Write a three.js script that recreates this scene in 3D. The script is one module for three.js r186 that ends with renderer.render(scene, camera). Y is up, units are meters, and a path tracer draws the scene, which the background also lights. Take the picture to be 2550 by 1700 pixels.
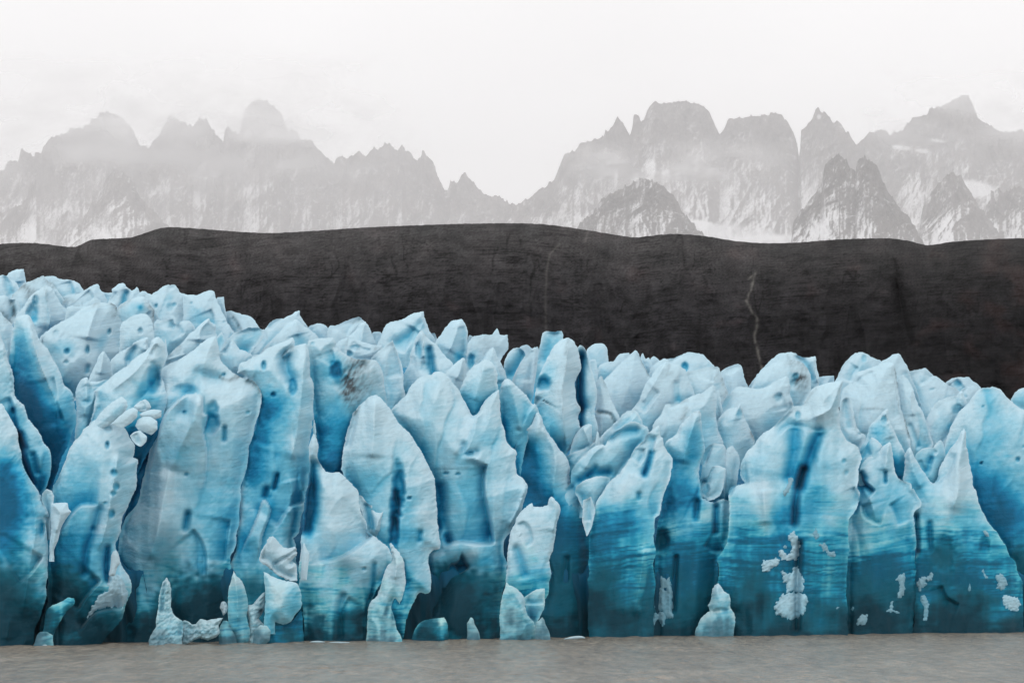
import * as THREE from 'three';

// ------------------------------------------------------------------ camera, sky, sun, exposure
const PW = 2550, PH = 1700, FOC = 4825, HZ = 1470, CX = 1275, CY = 8;   // photo size, focal length, horizon row, eye height (m)
const camera = new THREE.PerspectiveCamera(2 * Math.atan(PH / 2 / FOC) * 180 / Math.PI, PW / PH, 0.5, 300000);
camera.position.set(0, CY, 0);
camera.lookAt(0, CY, -1);
camera.setViewOffset(PW, PH, 0, PH / 2 - HZ, PW, PH);
camera.updateProjectionMatrix();
const scene = new THREE.Scene();
const renderer = new THREE.WebGLRenderer({ antialias: true });
renderer.toneMapping = THREE.LinearToneMapping;
renderer.toneMappingExposure = 1.0;
renderer.shadowMap.enabled = true;
const SKY_H = 1.64, SKY_Z = 1.3;              // overcast radiance near the horizon and overhead
const FOG = 1.5e-5;
const sun = new THREE.DirectionalLight(new THREE.Color(1, 0.97, 0.93), 0.6);
sun.name = 'veiled_sun';
sun.position.set(-130, 260, -60);
sun.target.position.set(0, 20, -330);
sun.castShadow = true; sun.shadow.radius = 40; sun.shadow.mapSize.set(4096, 4096);
Object.assign(sun.shadow.camera, { left: -300, right: 300, top: 300, bottom: -300, near: 1, far: 1200 });
scene.add(sun, sun.target);

// ------------------------------------------------------------------ noise
const { clamp, lerp } = THREE.MathUtils;
const ss = (a, b, x) => { const t = clamp((x - a) / (b - a), 0, 1); return t * t * (3 - 2 * t); };
function rng(seed) { let a = seed >>> 0; return () => { a = (a + 0x6D2B79F5) >>> 0; let t = a; t = Math.imul(t ^ (t >>> 15), t | 1); t ^= t + Math.imul(t ^ (t >>> 7), t | 61); return ((t ^ (t >>> 14)) >>> 0) / 4294967296; }; }
const PERM = new Uint8Array(512), GX = new Float32Array(256), GY = new Float32Array(256), GZ = new Float32Array(256);
{ const r = rng(77), p = [...Array(256).keys()];
  for (let i = 255; i > 0; i--) { const j = Math.floor(r() * (i + 1)); [p[i], p[j]] = [p[j], p[i]]; }
  for (let i = 0; i < 512; i++) PERM[i] = p[i & 255];
  for (let i = 0; i < 256; i++) { let x, y, z, l; do { x = r() * 2 - 1; y = r() * 2 - 1; z = r() * 2 - 1; l = Math.hypot(x, y, z); } while (l > 1 || l < 0.1); GX[i] = x / l; GY[i] = y / l; GZ[i] = z / l; } }
function noise(x, y, z = 0, per = 0) {           // gradient noise, about -1..1; per > 0 makes x and y periodic
  let xi = Math.floor(x), yi = Math.floor(y), zi = Math.floor(z);
  const fx = x - xi, fy = y - yi, fz = z - zi;
  const u = fx * fx * fx * (fx * (fx * 6 - 15) + 10), v = fy * fy * fy * (fy * (fy * 6 - 15) + 10), w = fz * fz * fz * (fz * (fz * 6 - 15) + 10);
  const X0 = per ? ((xi % per) + per) % per : xi, X1 = per ? (X0 + 1) % per : xi + 1, Y0 = per ? ((yi % per) + per) % per : yi, Y1 = per ? (Y0 + 1) % per : yi + 1;
  const h = (a, b, c) => PERM[PERM[PERM[a & 255] + (b & 255)] + (c & 255)];
  const g = (i, dx, dy, dz) => GX[i] * dx + GY[i] * dy + GZ[i] * dz;
  const z1 = zi + 1;
  const a = lerp(lerp(g(h(X0, Y0, zi), fx, fy, fz), g(h(X1, Y0, zi), fx - 1, fy, fz), u), lerp(g(h(X0, Y1, zi), fx, fy - 1, fz), g(h(X1, Y1, zi), fx - 1, fy - 1, fz), u), v);
  const b = fz === 0 ? a : lerp(lerp(g(h(X0, Y0, z1), fx, fy, fz - 1), g(h(X1, Y0, z1), fx - 1, fy, fz - 1), u), lerp(g(h(X0, Y1, z1), fx, fy - 1, fz - 1), g(h(X1, Y1, z1), fx - 1, fy - 1, fz - 1), u), v);
  return 1.5 * lerp(a, b, w);
}
function fbm(x, y, z, oct = 4, gain = 0.5) { let s = 0, a = 1, n = 0; for (let i = 0; i < oct; i++) { s += a * noise(x, y, z + i * 7.31); n += a; a *= gain; x = x * 2.03 + 3.1; y = y * 2.03 + 1.7; } return s / n; }
function ridged(x, y, z, oct = 4) { let s = 0, a = 1, n = 0; for (let i = 0; i < oct; i++) { const v = 1 - Math.abs(noise(x, y, z + i * 5.3)); s += a * v * v; n += a; a *= 0.5; x = x * 2.1 + 1.3; y = y * 2.1 + 4.1; } return s / n; }
function tileFbm(u, v, per, oct, seed, gain = 0.5) { let s = 0, a = 1, n = 0, p = per; for (let i = 0; i < oct; i++) { s += a * noise(u * p, v * p, seed + i * 3.7 + 0.5, p); n += a; a *= gain; p *= 2; } return s / n; }

// ------------------------------------------------------------------ sky: an even overcast, a little brighter overhead, with soft mottling
{ const w = 1024, h = 512, data = new Float32Array(w * h * 4);
  for (let r = 0; r < h; r++) {
    const up = ((r + 0.5) / h - 0.5) * Math.PI, y = Math.sin(up);
    for (let c = 0; c < w; c++) {
      const a = ((c + 0.5) / w - 0.5) * 2 * Math.PI, x = Math.cos(a) * Math.cos(up), z = Math.sin(a) * Math.cos(up), i = (r * w + c) * 4;
      let L = 0.65;  // added brightness below the horizon, lifts the far haze
      if (y > 0) {
        L = lerp(SKY_H, SKY_Z, Math.pow(y, 0.8));
        L *= 1 + 0.13 * fbm(x * 4 + 3, y * 9, z * 4, 4) + 0.06 * noise(x * 1.7, y * 3, z * 1.7 + 9);
      }
      data[i] = L * 1.0; data[i + 1] = L * 0.995; data[i + 2] = L * 1.0; data[i + 3] = 1;
    }
  }
  const t = new THREE.DataTexture(data, w, h, THREE.RGBAFormat, THREE.FloatType);
  t.mapping = THREE.EquirectangularReflectionMapping; t.magFilter = t.minFilter = THREE.LinearFilter; t.needsUpdate = true;
  scene.background = t; scene.environment = t;
}
scene.fog = new THREE.FogExp2(new THREE.Color(1, 0.985, 0.99), FOG);

// ------------------------------------------------------------------ helpers
const waterRow = (px) => 1608 - 34 * px / 2550;                 // photo row where the ice front meets the lake
const frontDist = (px) => CY * FOC / (waterRow(px) - HZ);      // its distance in metres
const wx = (px, d) => (px - CX) / FOC * d, wy = (py, d) => CY + (HZ - py) / FOC * d;
const TILES = { P: [0, 0, 1], Z: [0, 0, 0.92235], A: [0, 640, 2.6133], B: [0, 1100, 2.6133], C: [700, 740, 2.6133], D: [700, 1100, 2.6133], E: [1400, 800, 3.92], F: [1400, 1100, 2.8517], G: [1900, 800, 3.6185], H: [1850, 1150, 3.1357],
  I: [0, 200, 3.36], J: [600, 200, 3.36], K: [1200, 200, 3.36], N: [1850, 200, 3.36], a: [0, 640, 4.356], b: [400, 640, 4.356], c: [0, 1240, 4.126], d: [450, 1240, 4.126] };
function path(text) {                                           // 'A 10,20 30,40 B 5,6' measured on enlarged crops -> photo coordinates
  let t = TILES.P; const out = [];
  for (const w of text.trim().split(/\s+/)) {
    if (TILES[w]) { t = TILES[w]; continue; }
    const [x, y] = w.split(',').map(Number);
    out.push([t[0] + x / t[2], t[1] + y / t[2]]);
  }
  return out;
}
function smoothPath(p, n = 4, keep = 0.35) {                    // rounds gentle bends, leaves sharp corners
  const out = [], m = p.length;
  const corner = (i) => { if (i <= 0 || i >= m - 1) return true; const a = p[i - 1], b = p[i], c = p[i + 1], ux = b[0] - a[0], uy = b[1] - a[1], vx = c[0] - b[0], vy = c[1] - b[1]; return (ux * vx + uy * vy) / (Math.hypot(ux, uy) * Math.hypot(vx, vy) + 1e-6) < keep; };
  for (let i = 0; i < m - 1; i++) {
    const p1 = p[i], p2 = p[i + 1], p0 = corner(i) ? p1 : p[i - 1], p3 = corner(i + 1) ? p2 : p[i + 2], L = Math.hypot(p2[0] - p1[0], p2[1] - p1[1]);
    const s0 = corner(i) ? 0.5 : Math.min(0.5, 0.5 * 2 * L / (L + Math.hypot(p1[0] - p0[0], p1[1] - p0[1]))), s1 = corner(i + 1) ? 0.5 : Math.min(0.5, 0.5 * 2 * L / (L + Math.hypot(p3[0] - p2[0], p3[1] - p2[1])));
    for (let k = 0; k < n; k++) {
      const t = k / n, t2 = t * t, t3 = t2 * t, q = [0, 0];
      for (let c = 0; c < 2; c++) { const m1 = s0 * (p2[c] - p0[c]), m2 = s1 * (p3[c] - p1[c]); q[c] = (2 * t3 - 3 * t2 + 1) * p1[c] + (t3 - 2 * t2 + t) * m1 + (-2 * t3 + 3 * t2) * p2[c] + (t3 - t2) * m2; }
      out.push(q);
    }
  }
  out.push(p[m - 1]);
  return out;
}
function nearest(p, x, y) {                                     // [distance, side (+ = right-hand side going along), share of the length]
  let best = 1e9, side = 1, at = 0;
  for (let i = 0; i < p.length - 1; i++) {
    const ax = p[i][0], ay = p[i][1], bx = p[i + 1][0] - ax, by = p[i + 1][1] - ay, l = bx * bx + by * by || 1e-9, t = clamp(((x - ax) * bx + (y - ay) * by) / l, 0, 1), dx = x - ax - bx * t, dy = y - ay - by * t, d = dx * dx + dy * dy;
    if (d < best) { best = d; side = bx * (y - ay) - by * (x - ax) > 0 ? 1 : -1; at = (i + t) / (p.length - 1); }
  }
  if (p.length === 1) best = (x - p[0][0]) ** 2 + (y - p[0][1]) ** 2;
  return [Math.sqrt(best), side, at];
}
function curve(knots, x) { if (x <= knots[0][0]) return knots[0][1]; for (let i = 1; i < knots.length; i++) if (x <= knots[i][0]) return lerp(knots[i - 1][1], knots[i][1], (x - knots[i - 1][0]) / (knots[i][0] - knots[i - 1][0])); return knots[knots.length - 1][1]; }
function geometry(pos, idx, col, uv) {
  const g = new THREE.BufferGeometry();
  g.setAttribute('position', new THREE.BufferAttribute(new Float32Array(pos), 3));
  g.setIndex(new THREE.BufferAttribute(new Uint32Array(idx), 1));
  if (col) g.setAttribute('color', new THREE.BufferAttribute(new Float32Array(col), 3));
  if (uv) g.setAttribute('uv', new THREE.BufferAttribute(new Float32Array(uv), 2));
  g.computeVertexNormals();
  return g;
}
function texture(size, f, color) {
  const data = new Uint8Array(size * size * 4);
  for (let y = 0; y < size; y++) for (let x = 0; x < size; x++) { const v = f(x / size, y / size), i = (y * size + x) * 4; for (let c = 0; c < 3; c++) data[i + c] = clamp(255 * (Array.isArray(v) ? v[c] : v), 0, 255); data[i + 3] = 255; }
  const t = new THREE.DataTexture(data, size, size);
  t.wrapS = t.wrapT = THREE.RepeatWrapping; t.magFilter = t.minFilter = THREE.LinearFilter; if (color) t.colorSpace = THREE.SRGBColorSpace; t.needsUpdate = true;
  return t;
}
const names = new Map();
function numbered(n) { const k = names.get(n) ?? 0; names.set(n, k + 1); return k ? n + '_' + String(k).padStart(3, '0') : n; }
function put(mesh, name, data, parent = scene) { mesh.name = parent === scene ? numbered(name) : name; Object.assign(mesh.userData, data); mesh.castShadow = mesh.receiveShadow = true; parent.add(mesh); return mesh; }

// ------------------------------------------------------------------ the lake
{ const bump = texture(1024, (u, v) => 0.5 + 0.32 * tileFbm(u, v, 10, 5, 3, 0.6) + 0.18 * tileFbm(u, v, 40, 3, 9));
  const m = new THREE.MeshPhysicalMaterial({ vertexColors: true, color: new THREE.Color(0.22, 0.194, 0.158), roughness: 0.2, specularIntensity: 0.5, bumpMap: bump, bumpScale: 0.9 });
  const xs = [], zs = [];
  for (let x = -4000; x < -130; x += Math.max(6, (-130 - x) * 0.3)) xs.push(x);
  for (let x = -130; x <= 130; x += 0.55) xs.push(x);
  for (let x = 136; x < 4000; x += Math.max(6, (x - 130) * 0.3)) xs.push(x);
  for (let z = 400; z > -95; z -= 15) zs.push(z);
  for (let z = -95; z > -375; z -= 0.7) zs.push(z);
  for (let z = -380; z > -6000; z -= Math.max(8, (-375 - z) * 0.3)) zs.push(z);
  const pos = [], idx = [], uv = [], col = [], n = xs.length;
  for (const z of zs) for (const x of xs) {
    const near = x > -132 && x < 132 && z < -90 && z > -378;
    const gust = 0.6 + 0.5 * noise(x / 40, z / 25, 4);
    const y = near ? gust * (0.34 * noise(x / 2.6 + 0.4 * noise(x / 9, z / 9, 1), z / 7, 2) + 0.16 * noise(x / 1.7, z / 1.3, 3) + 0.12 * noise(x / 9 + z / 30, z / 6, 7)) : 0;
    pos.push(x, y, z); uv.push(x / 14, z / 9);
    const rippleTone = 1 + (near ? 0.42 * noise(x / 0.9, z / 5, 11) + 0.22 * noise(x / 6 + z / 60, z / 20, 12) : 0) + 0.1 * noise(x / 60, z / 45, 13);  // light and dark ripple dashes painted in, over broad silt streaks
    col.push(rippleTone, rippleTone, rippleTone);
  }
  for (let j = 0; j < zs.length - 1; j++) for (let i = 0; i < n - 1; i++) { const k = j * n + i; idx.push(k, k + 1, k + n, k + 1, k + n + 1, k + n); }
  put(new THREE.Mesh(geometry(pos, idx, col, uv), m), 'lake', { kind: 'structure', label: 'milky grey glacial lake rippled by wind in front of the ice', category: 'lake' });
}

// ------------------------------------------------------------------ the far mountains
const rockGrain = texture(512, (u, v) => 0.5 + 0.5 * tileFbm(u, v, 8, 5, 21, 0.6));
const mountainMat = new THREE.MeshStandardMaterial({ vertexColors: true, roughness: 0.95, bumpMap: rockGrain, bumpScale: 96 });
function mountain(name, label, D, skyline, o = {}) {
  D *= 1.6;
  const s = smoothPath(path(skyline), 3, 0.2), x0 = s[0][0], x1 = s[s.length - 1][0], step = o.step ?? 2.4, bottom = o.bottom ?? 640, mpp = D / FOC, seed = o.seed ?? 1, rocky = o.rock ?? 0.13, snow = o.snow ?? 0;
  const nx = Math.ceil((x1 - x0) / step) + 1, ny = o.rows ?? 120, pos = [], col = [], uv = [], idx = [], info = [];
  for (let i = 0; i < nx; i++) {
    const px = Math.min(x1, x0 + i * step), jag = (o.jag ?? 12) * (0.8 * fbm(px / 13, seed, 2, 4, 0.7) - 0.9 * Math.pow(ridged(px / 19, seed, 4, 2), 4) + 0.3);
    const top = Math.min(curve(s, px) + jag, bottom - 4);
    for (let j = 0; j <= ny + 12; j++) {
      const back = j < 12, v = back ? (12 - j) / 12 : Math.pow((j - 12) / ny, 1.15), py0 = back ? top + v * (bottom - top) : top + v * (bottom - top), b = (py0 - top) * mpp;
      let d;
      if (back) d = D + b * 0.9;
      else {
        const rib = 0.6 * ridged(px / 95 + 0.5 * noise(px / 90, py0 / 70, seed) + py0 / 260, py0 / 210 + 3, seed, 4) + 0.4 * ridged(px / 34 + 0.3 * noise(px / 50, py0 / 40, seed) - py0 / 150, py0 / 120, seed + 2, 3), low = ss(0.25, 0.9, v);
        const amp = mpp * (40 + 90 * v) * (o.amp ?? 1);
        d = D - b * (0.3 + 0.75 * low) - amp * Math.min(1, b / (mpp * 18)) * (rib - 0.45) - mpp * 5 * fbm(px / 9, py0 / 12, seed + 5, 3) * Math.min(1, b / (mpp * 8));
      }
      pos.push(wx(px, d), wy(py0, d), -d); uv.push(px / 60, py0 / 60); info.push(px, py0, v);
    }
  }
  const m = ny + 13;
  for (let i = 0; i < nx - 1; i++) for (let j = 0; j < m - 1; j++) { const k = i * m + j; idx.push(k, k + 1, k + m, k + 1, k + m + 1, k + m); }
  const g = geometry(pos, idx, null, uv), N = g.attributes.normal.array;
  for (let k = 0; k < info.length / 3; k++) {
    const px = info[k * 3], py = info[k * 3 + 1], v = info[k * 3 + 2], up = N[k * 3 + 1];
    const face = -N[k * 3], streak = fbm(px / 22 + py / 60, py / 40, seed + 11, 5, 0.65), fine = fbm(px / 3.4, py / 5.5, seed + 17, 2), field = noise(px / 75, py / 50, seed + 19);
    const ledge = ss(0.78, 0.97, ridged(px / 44 + py / 55, py / 22 - px / 80, seed + 31, 3));
    let w = ss(0.25, 0.95, up * 0.75 + 0.55 * face + 0.5 * streak + 0.45 * fine + 0.4 * field + snow + (o.lowSnow ?? 0.5) * (v - 0.25));  // light from the left put into the snow on facing slopes
    w = Math.max(w, 0.75 * ledge * ss(-0.3, 0.3, field + v - 0.3));
    if (o.snowfield) w = Math.max(w, ss(-0.25, 0.25, (py - o.snowfield) / 50 + 0.8 * noise(px / 110, py / 60, seed + 23) + 0.3 * streak));
    for (const [sx, sy, rx, ry] of o.spots ?? []) w = Math.max(w, ss(1.25, 0.75, Math.hypot((px - sx) / rx, (py - sy - 0.12 * (px - sx)) / ry) + 0.35 * fbm(px / 9, py / 6, seed + 41, 3)));
    w *= 0.97;
    const warm = 0.5 + 0.5 * noise(px / 70, py / 45, seed + 3), r = rocky * Math.max(0.2, 1 + 0.9 * fine + 1.1 * streak);
    col.push(lerp(r * (1.02 + 0.12 * warm), 0.88, w), lerp(r, 0.885, w), lerp(r * (1.02 - 0.1 * warm), 0.9, w));
  }
  g.setAttribute('color', new THREE.BufferAttribute(new Float32Array(col), 3));
  return put(new THREE.Mesh(g, mountainMat), name, { kind: 'structure', label, category: 'mountain' });
}
mountain('mountain_range', 'jagged pale grey mountain range fading into cloud above the ridge, snow fields at its foot', 54000,
  `I -700,900 -500,820 -300,700 -100,800 0,750 30,735 110,655 150,680 170,585 200,580 285,635 310,590 340,600 380,530 430,480 560,430 590,385 650,400 720,370 790,310 860,262 930,262 1010,300 1060,350 1110,420 1150,500 1200,560 1250,540 1330,450 1370,370 1410,290 1430,290 1530,350 1600,385 1650,330 1700,310 1740,350 1800,440 1865,510 1880,400 1900,380 1950,420 1990,445 2010,400 2030,280 2070,210 2120,170 2170,155 2230,165 2290,210 2352,280
   J 380,400 400,450 420,415 450,408 480,440 510,500 560,505 600,510 640,570 700,630 760,680 775,695 800,650 830,625 880,650 950,605 1010,600 1040,630 1100,565 1180,560 1200,508 1260,540 1310,590 1330,550 1345,550 1400,600 1480,665 1500,640 1525,578 1550,630 1585,645 1620,730 1660,830 1700,915 1735,900 1750,840 1790,845 1815,880 1840,790 1870,758 1910,810 1980,880 2020,925 2080,965 2110,965 2170,965 2210,1000 2260,1040 2352,1120 2500,1300`,
  { seed: 3, snow: -0.42, lowSnow: 0.45 });
mountain('mountain_range', 'grey granite mountain wall with flat topped towers and a narrow notch above the dark ridge', 49000,
  `K 60,1300 180,1130 230,1035 290,1035 380,990 470,920 580,850 620,790 660,680 690,625 800,570 830,520 890,510 950,490 1000,470 1025,470 1030,415 1060,415 1110,350 1135,300 1160,330 1190,370 1215,420 1240,465 1260,400 1270,300 1295,278 1320,300 1330,350 1350,330 1380,270 1420,200 1440,185 1580,185 1650,170 1750,180 1850,210 1900,260 1940,330 1970,420 1990,440 2030,400 2070,315 2150,310
   N 100,292 200,290 260,270 320,290 350,320 390,360 430,450 452,520 474,640 482,560 490,410 530,380 580,320 610,250 632,215 660,260 690,262 730,310 750,345 800,345 830,370 870,440 885,418 920,490 955,540 1010,480 1060,425 1105,430 1140,410 1200,420 1235,455 1270,430 1330,420 1380,360 1450,300 1520,290 1590,230 1680,210 1760,160 1850,118 1890,130 1930,200 1960,290 2010,340 2080,380 2180,425 2352,420 2600,470 2900,380 3200,520`,
  { seed: 8, jag: 8, snow: -0.32, lowSnow: 0.6, snowfield: 575, spots: [[2246, 367, 24, 6], [2300, 376, 20, 5], [2335, 350, 26, 3], [1745, 560, 50, 12], [2040, 290, 5, 6], [1620, 415, 14, 20], [2420, 470, 60, 22]] });
mountain('mountain_peak', 'dark pyramid peak streaked with snow in front of the narrow notch between the towers', 29000,
  'N 330,1480 400,1370 430,1180 520,1060 600,950 660,860 690,710 740,650 800,620 850,650 900,720 950,760 960,680 1010,640 1060,665 1115,700 1150,770 1180,850 1260,990 1350,1100 1430,1200 1500,1320 1560,1450', { seed: 13, snow: -0.25, lowSnow: 0.45, step: 2, rock: 0.1 });
mountain('mountain_peak', 'dark rounded rocky knob in front of the widest flat topped tower', 31000,
  'K 660,1360 780,1230 900,1130 970,1060 1000,1000 1100,930 1200,880 1230,870 1310,825 1370,820 1430,845 1490,860 1560,920 1620,980 1670,1080 1720,1150 1790,1220 1880,1300 2000,1400', { seed: 17, snow: -0.25, lowSnow: 0.5, step: 2, rock: 0.1 });
mountain('mountain_peak', 'grey rocky spur striped with snow below the peak with two snow patches', 35000,
  'N 1380,1480 1450,1330 1500,1100 1560,950 1650,850 1740,780 1820,800 1860,850 1920,960 2000,1080 2100,1200 2180,1330 2260,1450', { seed: 23, snow: -0.22, lowSnow: 0.45, step: 2, rock: 0.11 });
mountain('mountain_peak', 'snow streaked mountain shoulder running out of the picture beside the striped spur', 37000,
  'N 1900,1450 1980,1180 2040,1000 2120,900 2200,930 2300,880 2400,940 2600,1100 2800,1300 2900,1450', { seed: 25, snow: -0.1, lowSnow: 0.4, step: 2, rock: 0.11 });
mountain('mountain_peak', 'pale grey triangular foothill between two snow fields under the misty range', 45000,
  'I 420,1480 480,1390 540,1300 680,1170 750,1050 830,930 870,850 920,770 970,740 1040,770 1120,860 1150,940 1200,1010 1300,1100 1390,1200 1500,1290 1600,1420', { seed: 29, snow: -0.15, lowSnow: 0.4, step: 2.2 });
mountain('mountain_peak', 'pale grey broken foothill at the edge of the picture under the misty range', 47000,
  'I -500,1450 -300,1200 -100,1150 60,1080 190,1020 230,930 260,820 300,690 380,790 430,880 520,1000 600,1090 560,1180 400,1300 300,1420', { seed: 31, snow: -0.18, lowSnow: 0.5, step: 2.2 });

// ------------------------------------------------------------------ the dark rock ridge behind the glacier
{ const crest = smoothPath(path('Z -300,600 -100,575 0,560 80,558 170,567 210,550 300,545 370,523 430,523 600,535 720,530 840,522 960,517 1100,513 1240,514 1340,527 1420,540 1460,545 1540,537 1620,542 1680,552 1750,558 1830,557 1920,550 2040,547 2090,553 2130,563 2180,556 2260,550 2352,547 2500,550 2800,575'), 3, 0.2);
  const bump = texture(1024, (u, v) => 0.5 + 0.45 * tileFbm(u, v, 12, 6, 5, 0.7));
  bump.wrapS = bump.wrapT = THREE.MirroredRepeatWrapping;
  const m = new THREE.MeshPhysicalMaterial({ vertexColors: true, roughness: 0.9, specularIntensity: 0.15, bumpMap: bump, bumpScale: 0.5 });
  const pos = [], col = [], uv = [], idx = [], x0 = -320, x1 = 2870, step = 2.3, rows = 200, nx = Math.ceil((x1 - x0) / step) + 1, back = 10;
  const vein = [[path('K 0,0').slice(0, 0), 0]];
  const veinA = path('Z 1722,640 1735,625 1727,660 1715,690 1728,715 1742,740 1732,770 1740,800 1752,850 1760,900'), veinB = path('Z 1285,560 1262,585 1256,620 1253,680 1254,770'), veinC = path('Z 1352,527 1344,555'), dent = path('Z 2062,665 2066,700 2070,740 2064,790'), crack = path('Z 2055,600 2062,660 2085,760 2095,790');
  for (let i = 0; i < nx; i++) {
    const px = x0 + i * step, top = curve(crest, px) + 1.6 * fbm(px / 16, 3, 1, 3), bottom = 1060;
    for (let j = 0; j < rows + back; j++) {
      const v = j < back ? 0 : Math.pow((j - back) / (rows - 1), 1.0), py = top + v * (bottom - top);
      let d = 800;
      const round = 1 - Math.exp(-(py - top) / 38);                                        // rolls over at the crest
      d -= 55 * round + 70 * v;
      const dip = (py - 560) + 26 * noise(px / 420, 2.2, 1) + 0.035 * (px - 1275) + 10 * noise(px / 150, py / 160, 5);   // bedding, gently folded
      const bed = 1.3 * noise(px / 300, dip / 4.2, 3) + 0.8 * noise(px / 90, dip / 2.4, 6) + 0.5 * noise(px / 200, dip / 13, 8);
      const gully = ridged(px / 120 + 0.2 * noise(px / 60, py / 90, 2), py / 420, 4, 3), lump = fbm(px / 60, py / 45, 9, 4);
      const [dd, , ] = nearest(dent, px, py), [dc] = nearest(crack, px, py);
      let off = 0.25 * bed * Math.min(1, (py - top) / 10 + 0.15) + 13 * (gully - 0.5) * round + 4 * lump * round - 5 * Math.exp(-((dd / 18) ** 2)) - 3 * Math.exp(-((dc / 7) ** 2));
      d -= off;
      let yy = wy(py, d);
      if (j < back) { const t = (back - j) / back; d = 800 + 400 * t; yy = wy(top, 800) - 6 * t - 30 * t * t; pos.push(wx(px, 800), yy, -d); } else pos.push(wx(px, d), yy, -d);
      uv.push(px * 0.16 / 22, -dip * 0.16 / 22);
      // rock: grey black slate, browner and greener near the top, rusty patches, pale veins
      const hi = 1 - ss(0, 0.55, v), n1 = fbm(px / 45, dip / 22, 12, 4), n2 = fbm(px / 90, py / 60, 15, 3), n3 = noise(px / 6, dip / 3, 18), rust = ss(0.25, 0.7, n2 + 0.35 * ss(2200, 2550, px) + 0.2 * n1);
      let k = (0.0185 + 0.022 * hi) * (1 + 0.85 * n1 + 0.5 * n3 + 0.5 * n2);
      const seam = Math.exp(-((noise(px / 340, dip / 6.5, 31) / 0.07) ** 2)) * ss(-0.2, 0.5, noise(px / 120, py / 60, 33)) + 0.7 * Math.exp(-((noise(px / 160, dip / 3.6, 35) / 0.08) ** 2)), joint = Math.exp(-((noise(px / 26 + 0.5 * noise(px / 30, py / 40, 36), py / 170, 37) / 0.05) ** 2)) * ss(0.1, 0.5, noise(px / 80, py / 70, 38));
      k *= Math.max(0.15, 1 - 0.75 * seam - 0.6 * joint + 0.4 * noise(px / 4, py / 3, 39));
      k *= 1 - 0.45 * ss(1500, 2500, px);
      k = Math.max(0.004, k);
      let r = k * (0.98 + 0.1 * hi * (0.5 + n2)), g = k * (0.94 + 0.03 * hi), b = k * (1.04 - 0.06 * hi);
      r += 0.007 * rust; g += 0.002 * rust; b += 0.001 * rust;
      let [da, , ta] = nearest(veinA, px, py), [db, , tb] = nearest(veinB, px, py), [dv] = nearest(veinC, px, py);
      const wob = 1 + 0.8 * fbm(px / 6, py / 6, 22, 2), pv = 0.085 * Math.exp(-((da / (2.3 * wob + 1)) ** 2)) * Math.max(0, 0.65 + 1.1 * noise(py / 14, px / 9, 44)) + 0.035 * Math.exp(-((db / (2.2 * wob + 0.6)) ** 2)) * (1 - 0.5 * tb) + 0.03 * Math.exp(-((dv / 3) ** 2));
      r += pv; g += pv * 0.96; b += pv * 0.86;
      col.push(r, g, b);
    }
  }
  const mm = rows + back;
  for (let i = 0; i < nx - 1; i++) for (let j = 0; j < mm - 1; j++) { const k = i * mm + j; idx.push(k, k + 1, k + mm, k + 1, k + mm + 1, k + mm); }
  put(new THREE.Mesh(geometry(pos, idx, col, uv), m), 'rock_ridge', { kind: 'structure', label: 'long dark layered rock ridge between the blue ice and the misty mountains', category: 'ridge' });
}

// ------------------------------------------------------------------ low cloud dragging over the summits: thin curved sheets of vapour, one behind another
function cloudBank(label, D, x0, x1, y0, y1, seed, most) {
  D *= 1.6;
  const nx = 90, ny = 40, pos = [], col = [], idx = [];
  for (let i = 0; i <= nx; i++) for (let j = 0; j <= ny; j++) {
    const u = i / nx, v = j / ny, px = lerp(x0, x1, u), py = lerp(y0, y1, v), d = D * (1 - 0.02 * Math.sin(Math.PI * v)) + D * 0.012 * fbm(u * 5, v * 3, seed, 3);
    pos.push(wx(px, d), wy(py, d), -d);
    const edge = ss(0, 0.25, u) * ss(1, 0.75, u) * ss(0, 0.3, v) * ss(1, 0.45, v), a = most * edge * ss(-0.35, 0.45, fbm(px / 190, py / 80, seed + 3, 4) + 0.15);
    col.push(0.95, 0.95, 0.95, a);
  }
  for (let i = 0; i < nx; i++) for (let j = 0; j < ny; j++) { const k = i * (ny + 1) + j; idx.push(k, k + 1, k + ny + 1, k + 1, k + ny + 2, k + ny + 1); }
  const g = geometry(pos, idx);
  g.setAttribute('color', new THREE.BufferAttribute(new Float32Array(col), 4));
  put(new THREE.Mesh(g, new THREE.MeshStandardMaterial({ vertexColors: true, transparent: true, roughness: 1, side: THREE.DoubleSide })), 'cloud_bank', { kind: 'stuff', label, category: 'cloud' });
}
cloudBank('thin low cloud drifting over the left hand summits', 50000, -300, 1150, 80, 560, 5, 0.62);
cloudBank('pale mist veil across the upper left hand peaks', 48500, 150, 950, 120, 470, 9, 0.5);
cloudBank('wisp of cloud blowing off the highest right hand summit', 41000, 2050, 2800, 120, 470, 15, 0.45);
cloudBank('faint mist hanging before the flat topped tower', 40000, 1350, 2000, 330, 520, 21, 0.35);

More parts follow.
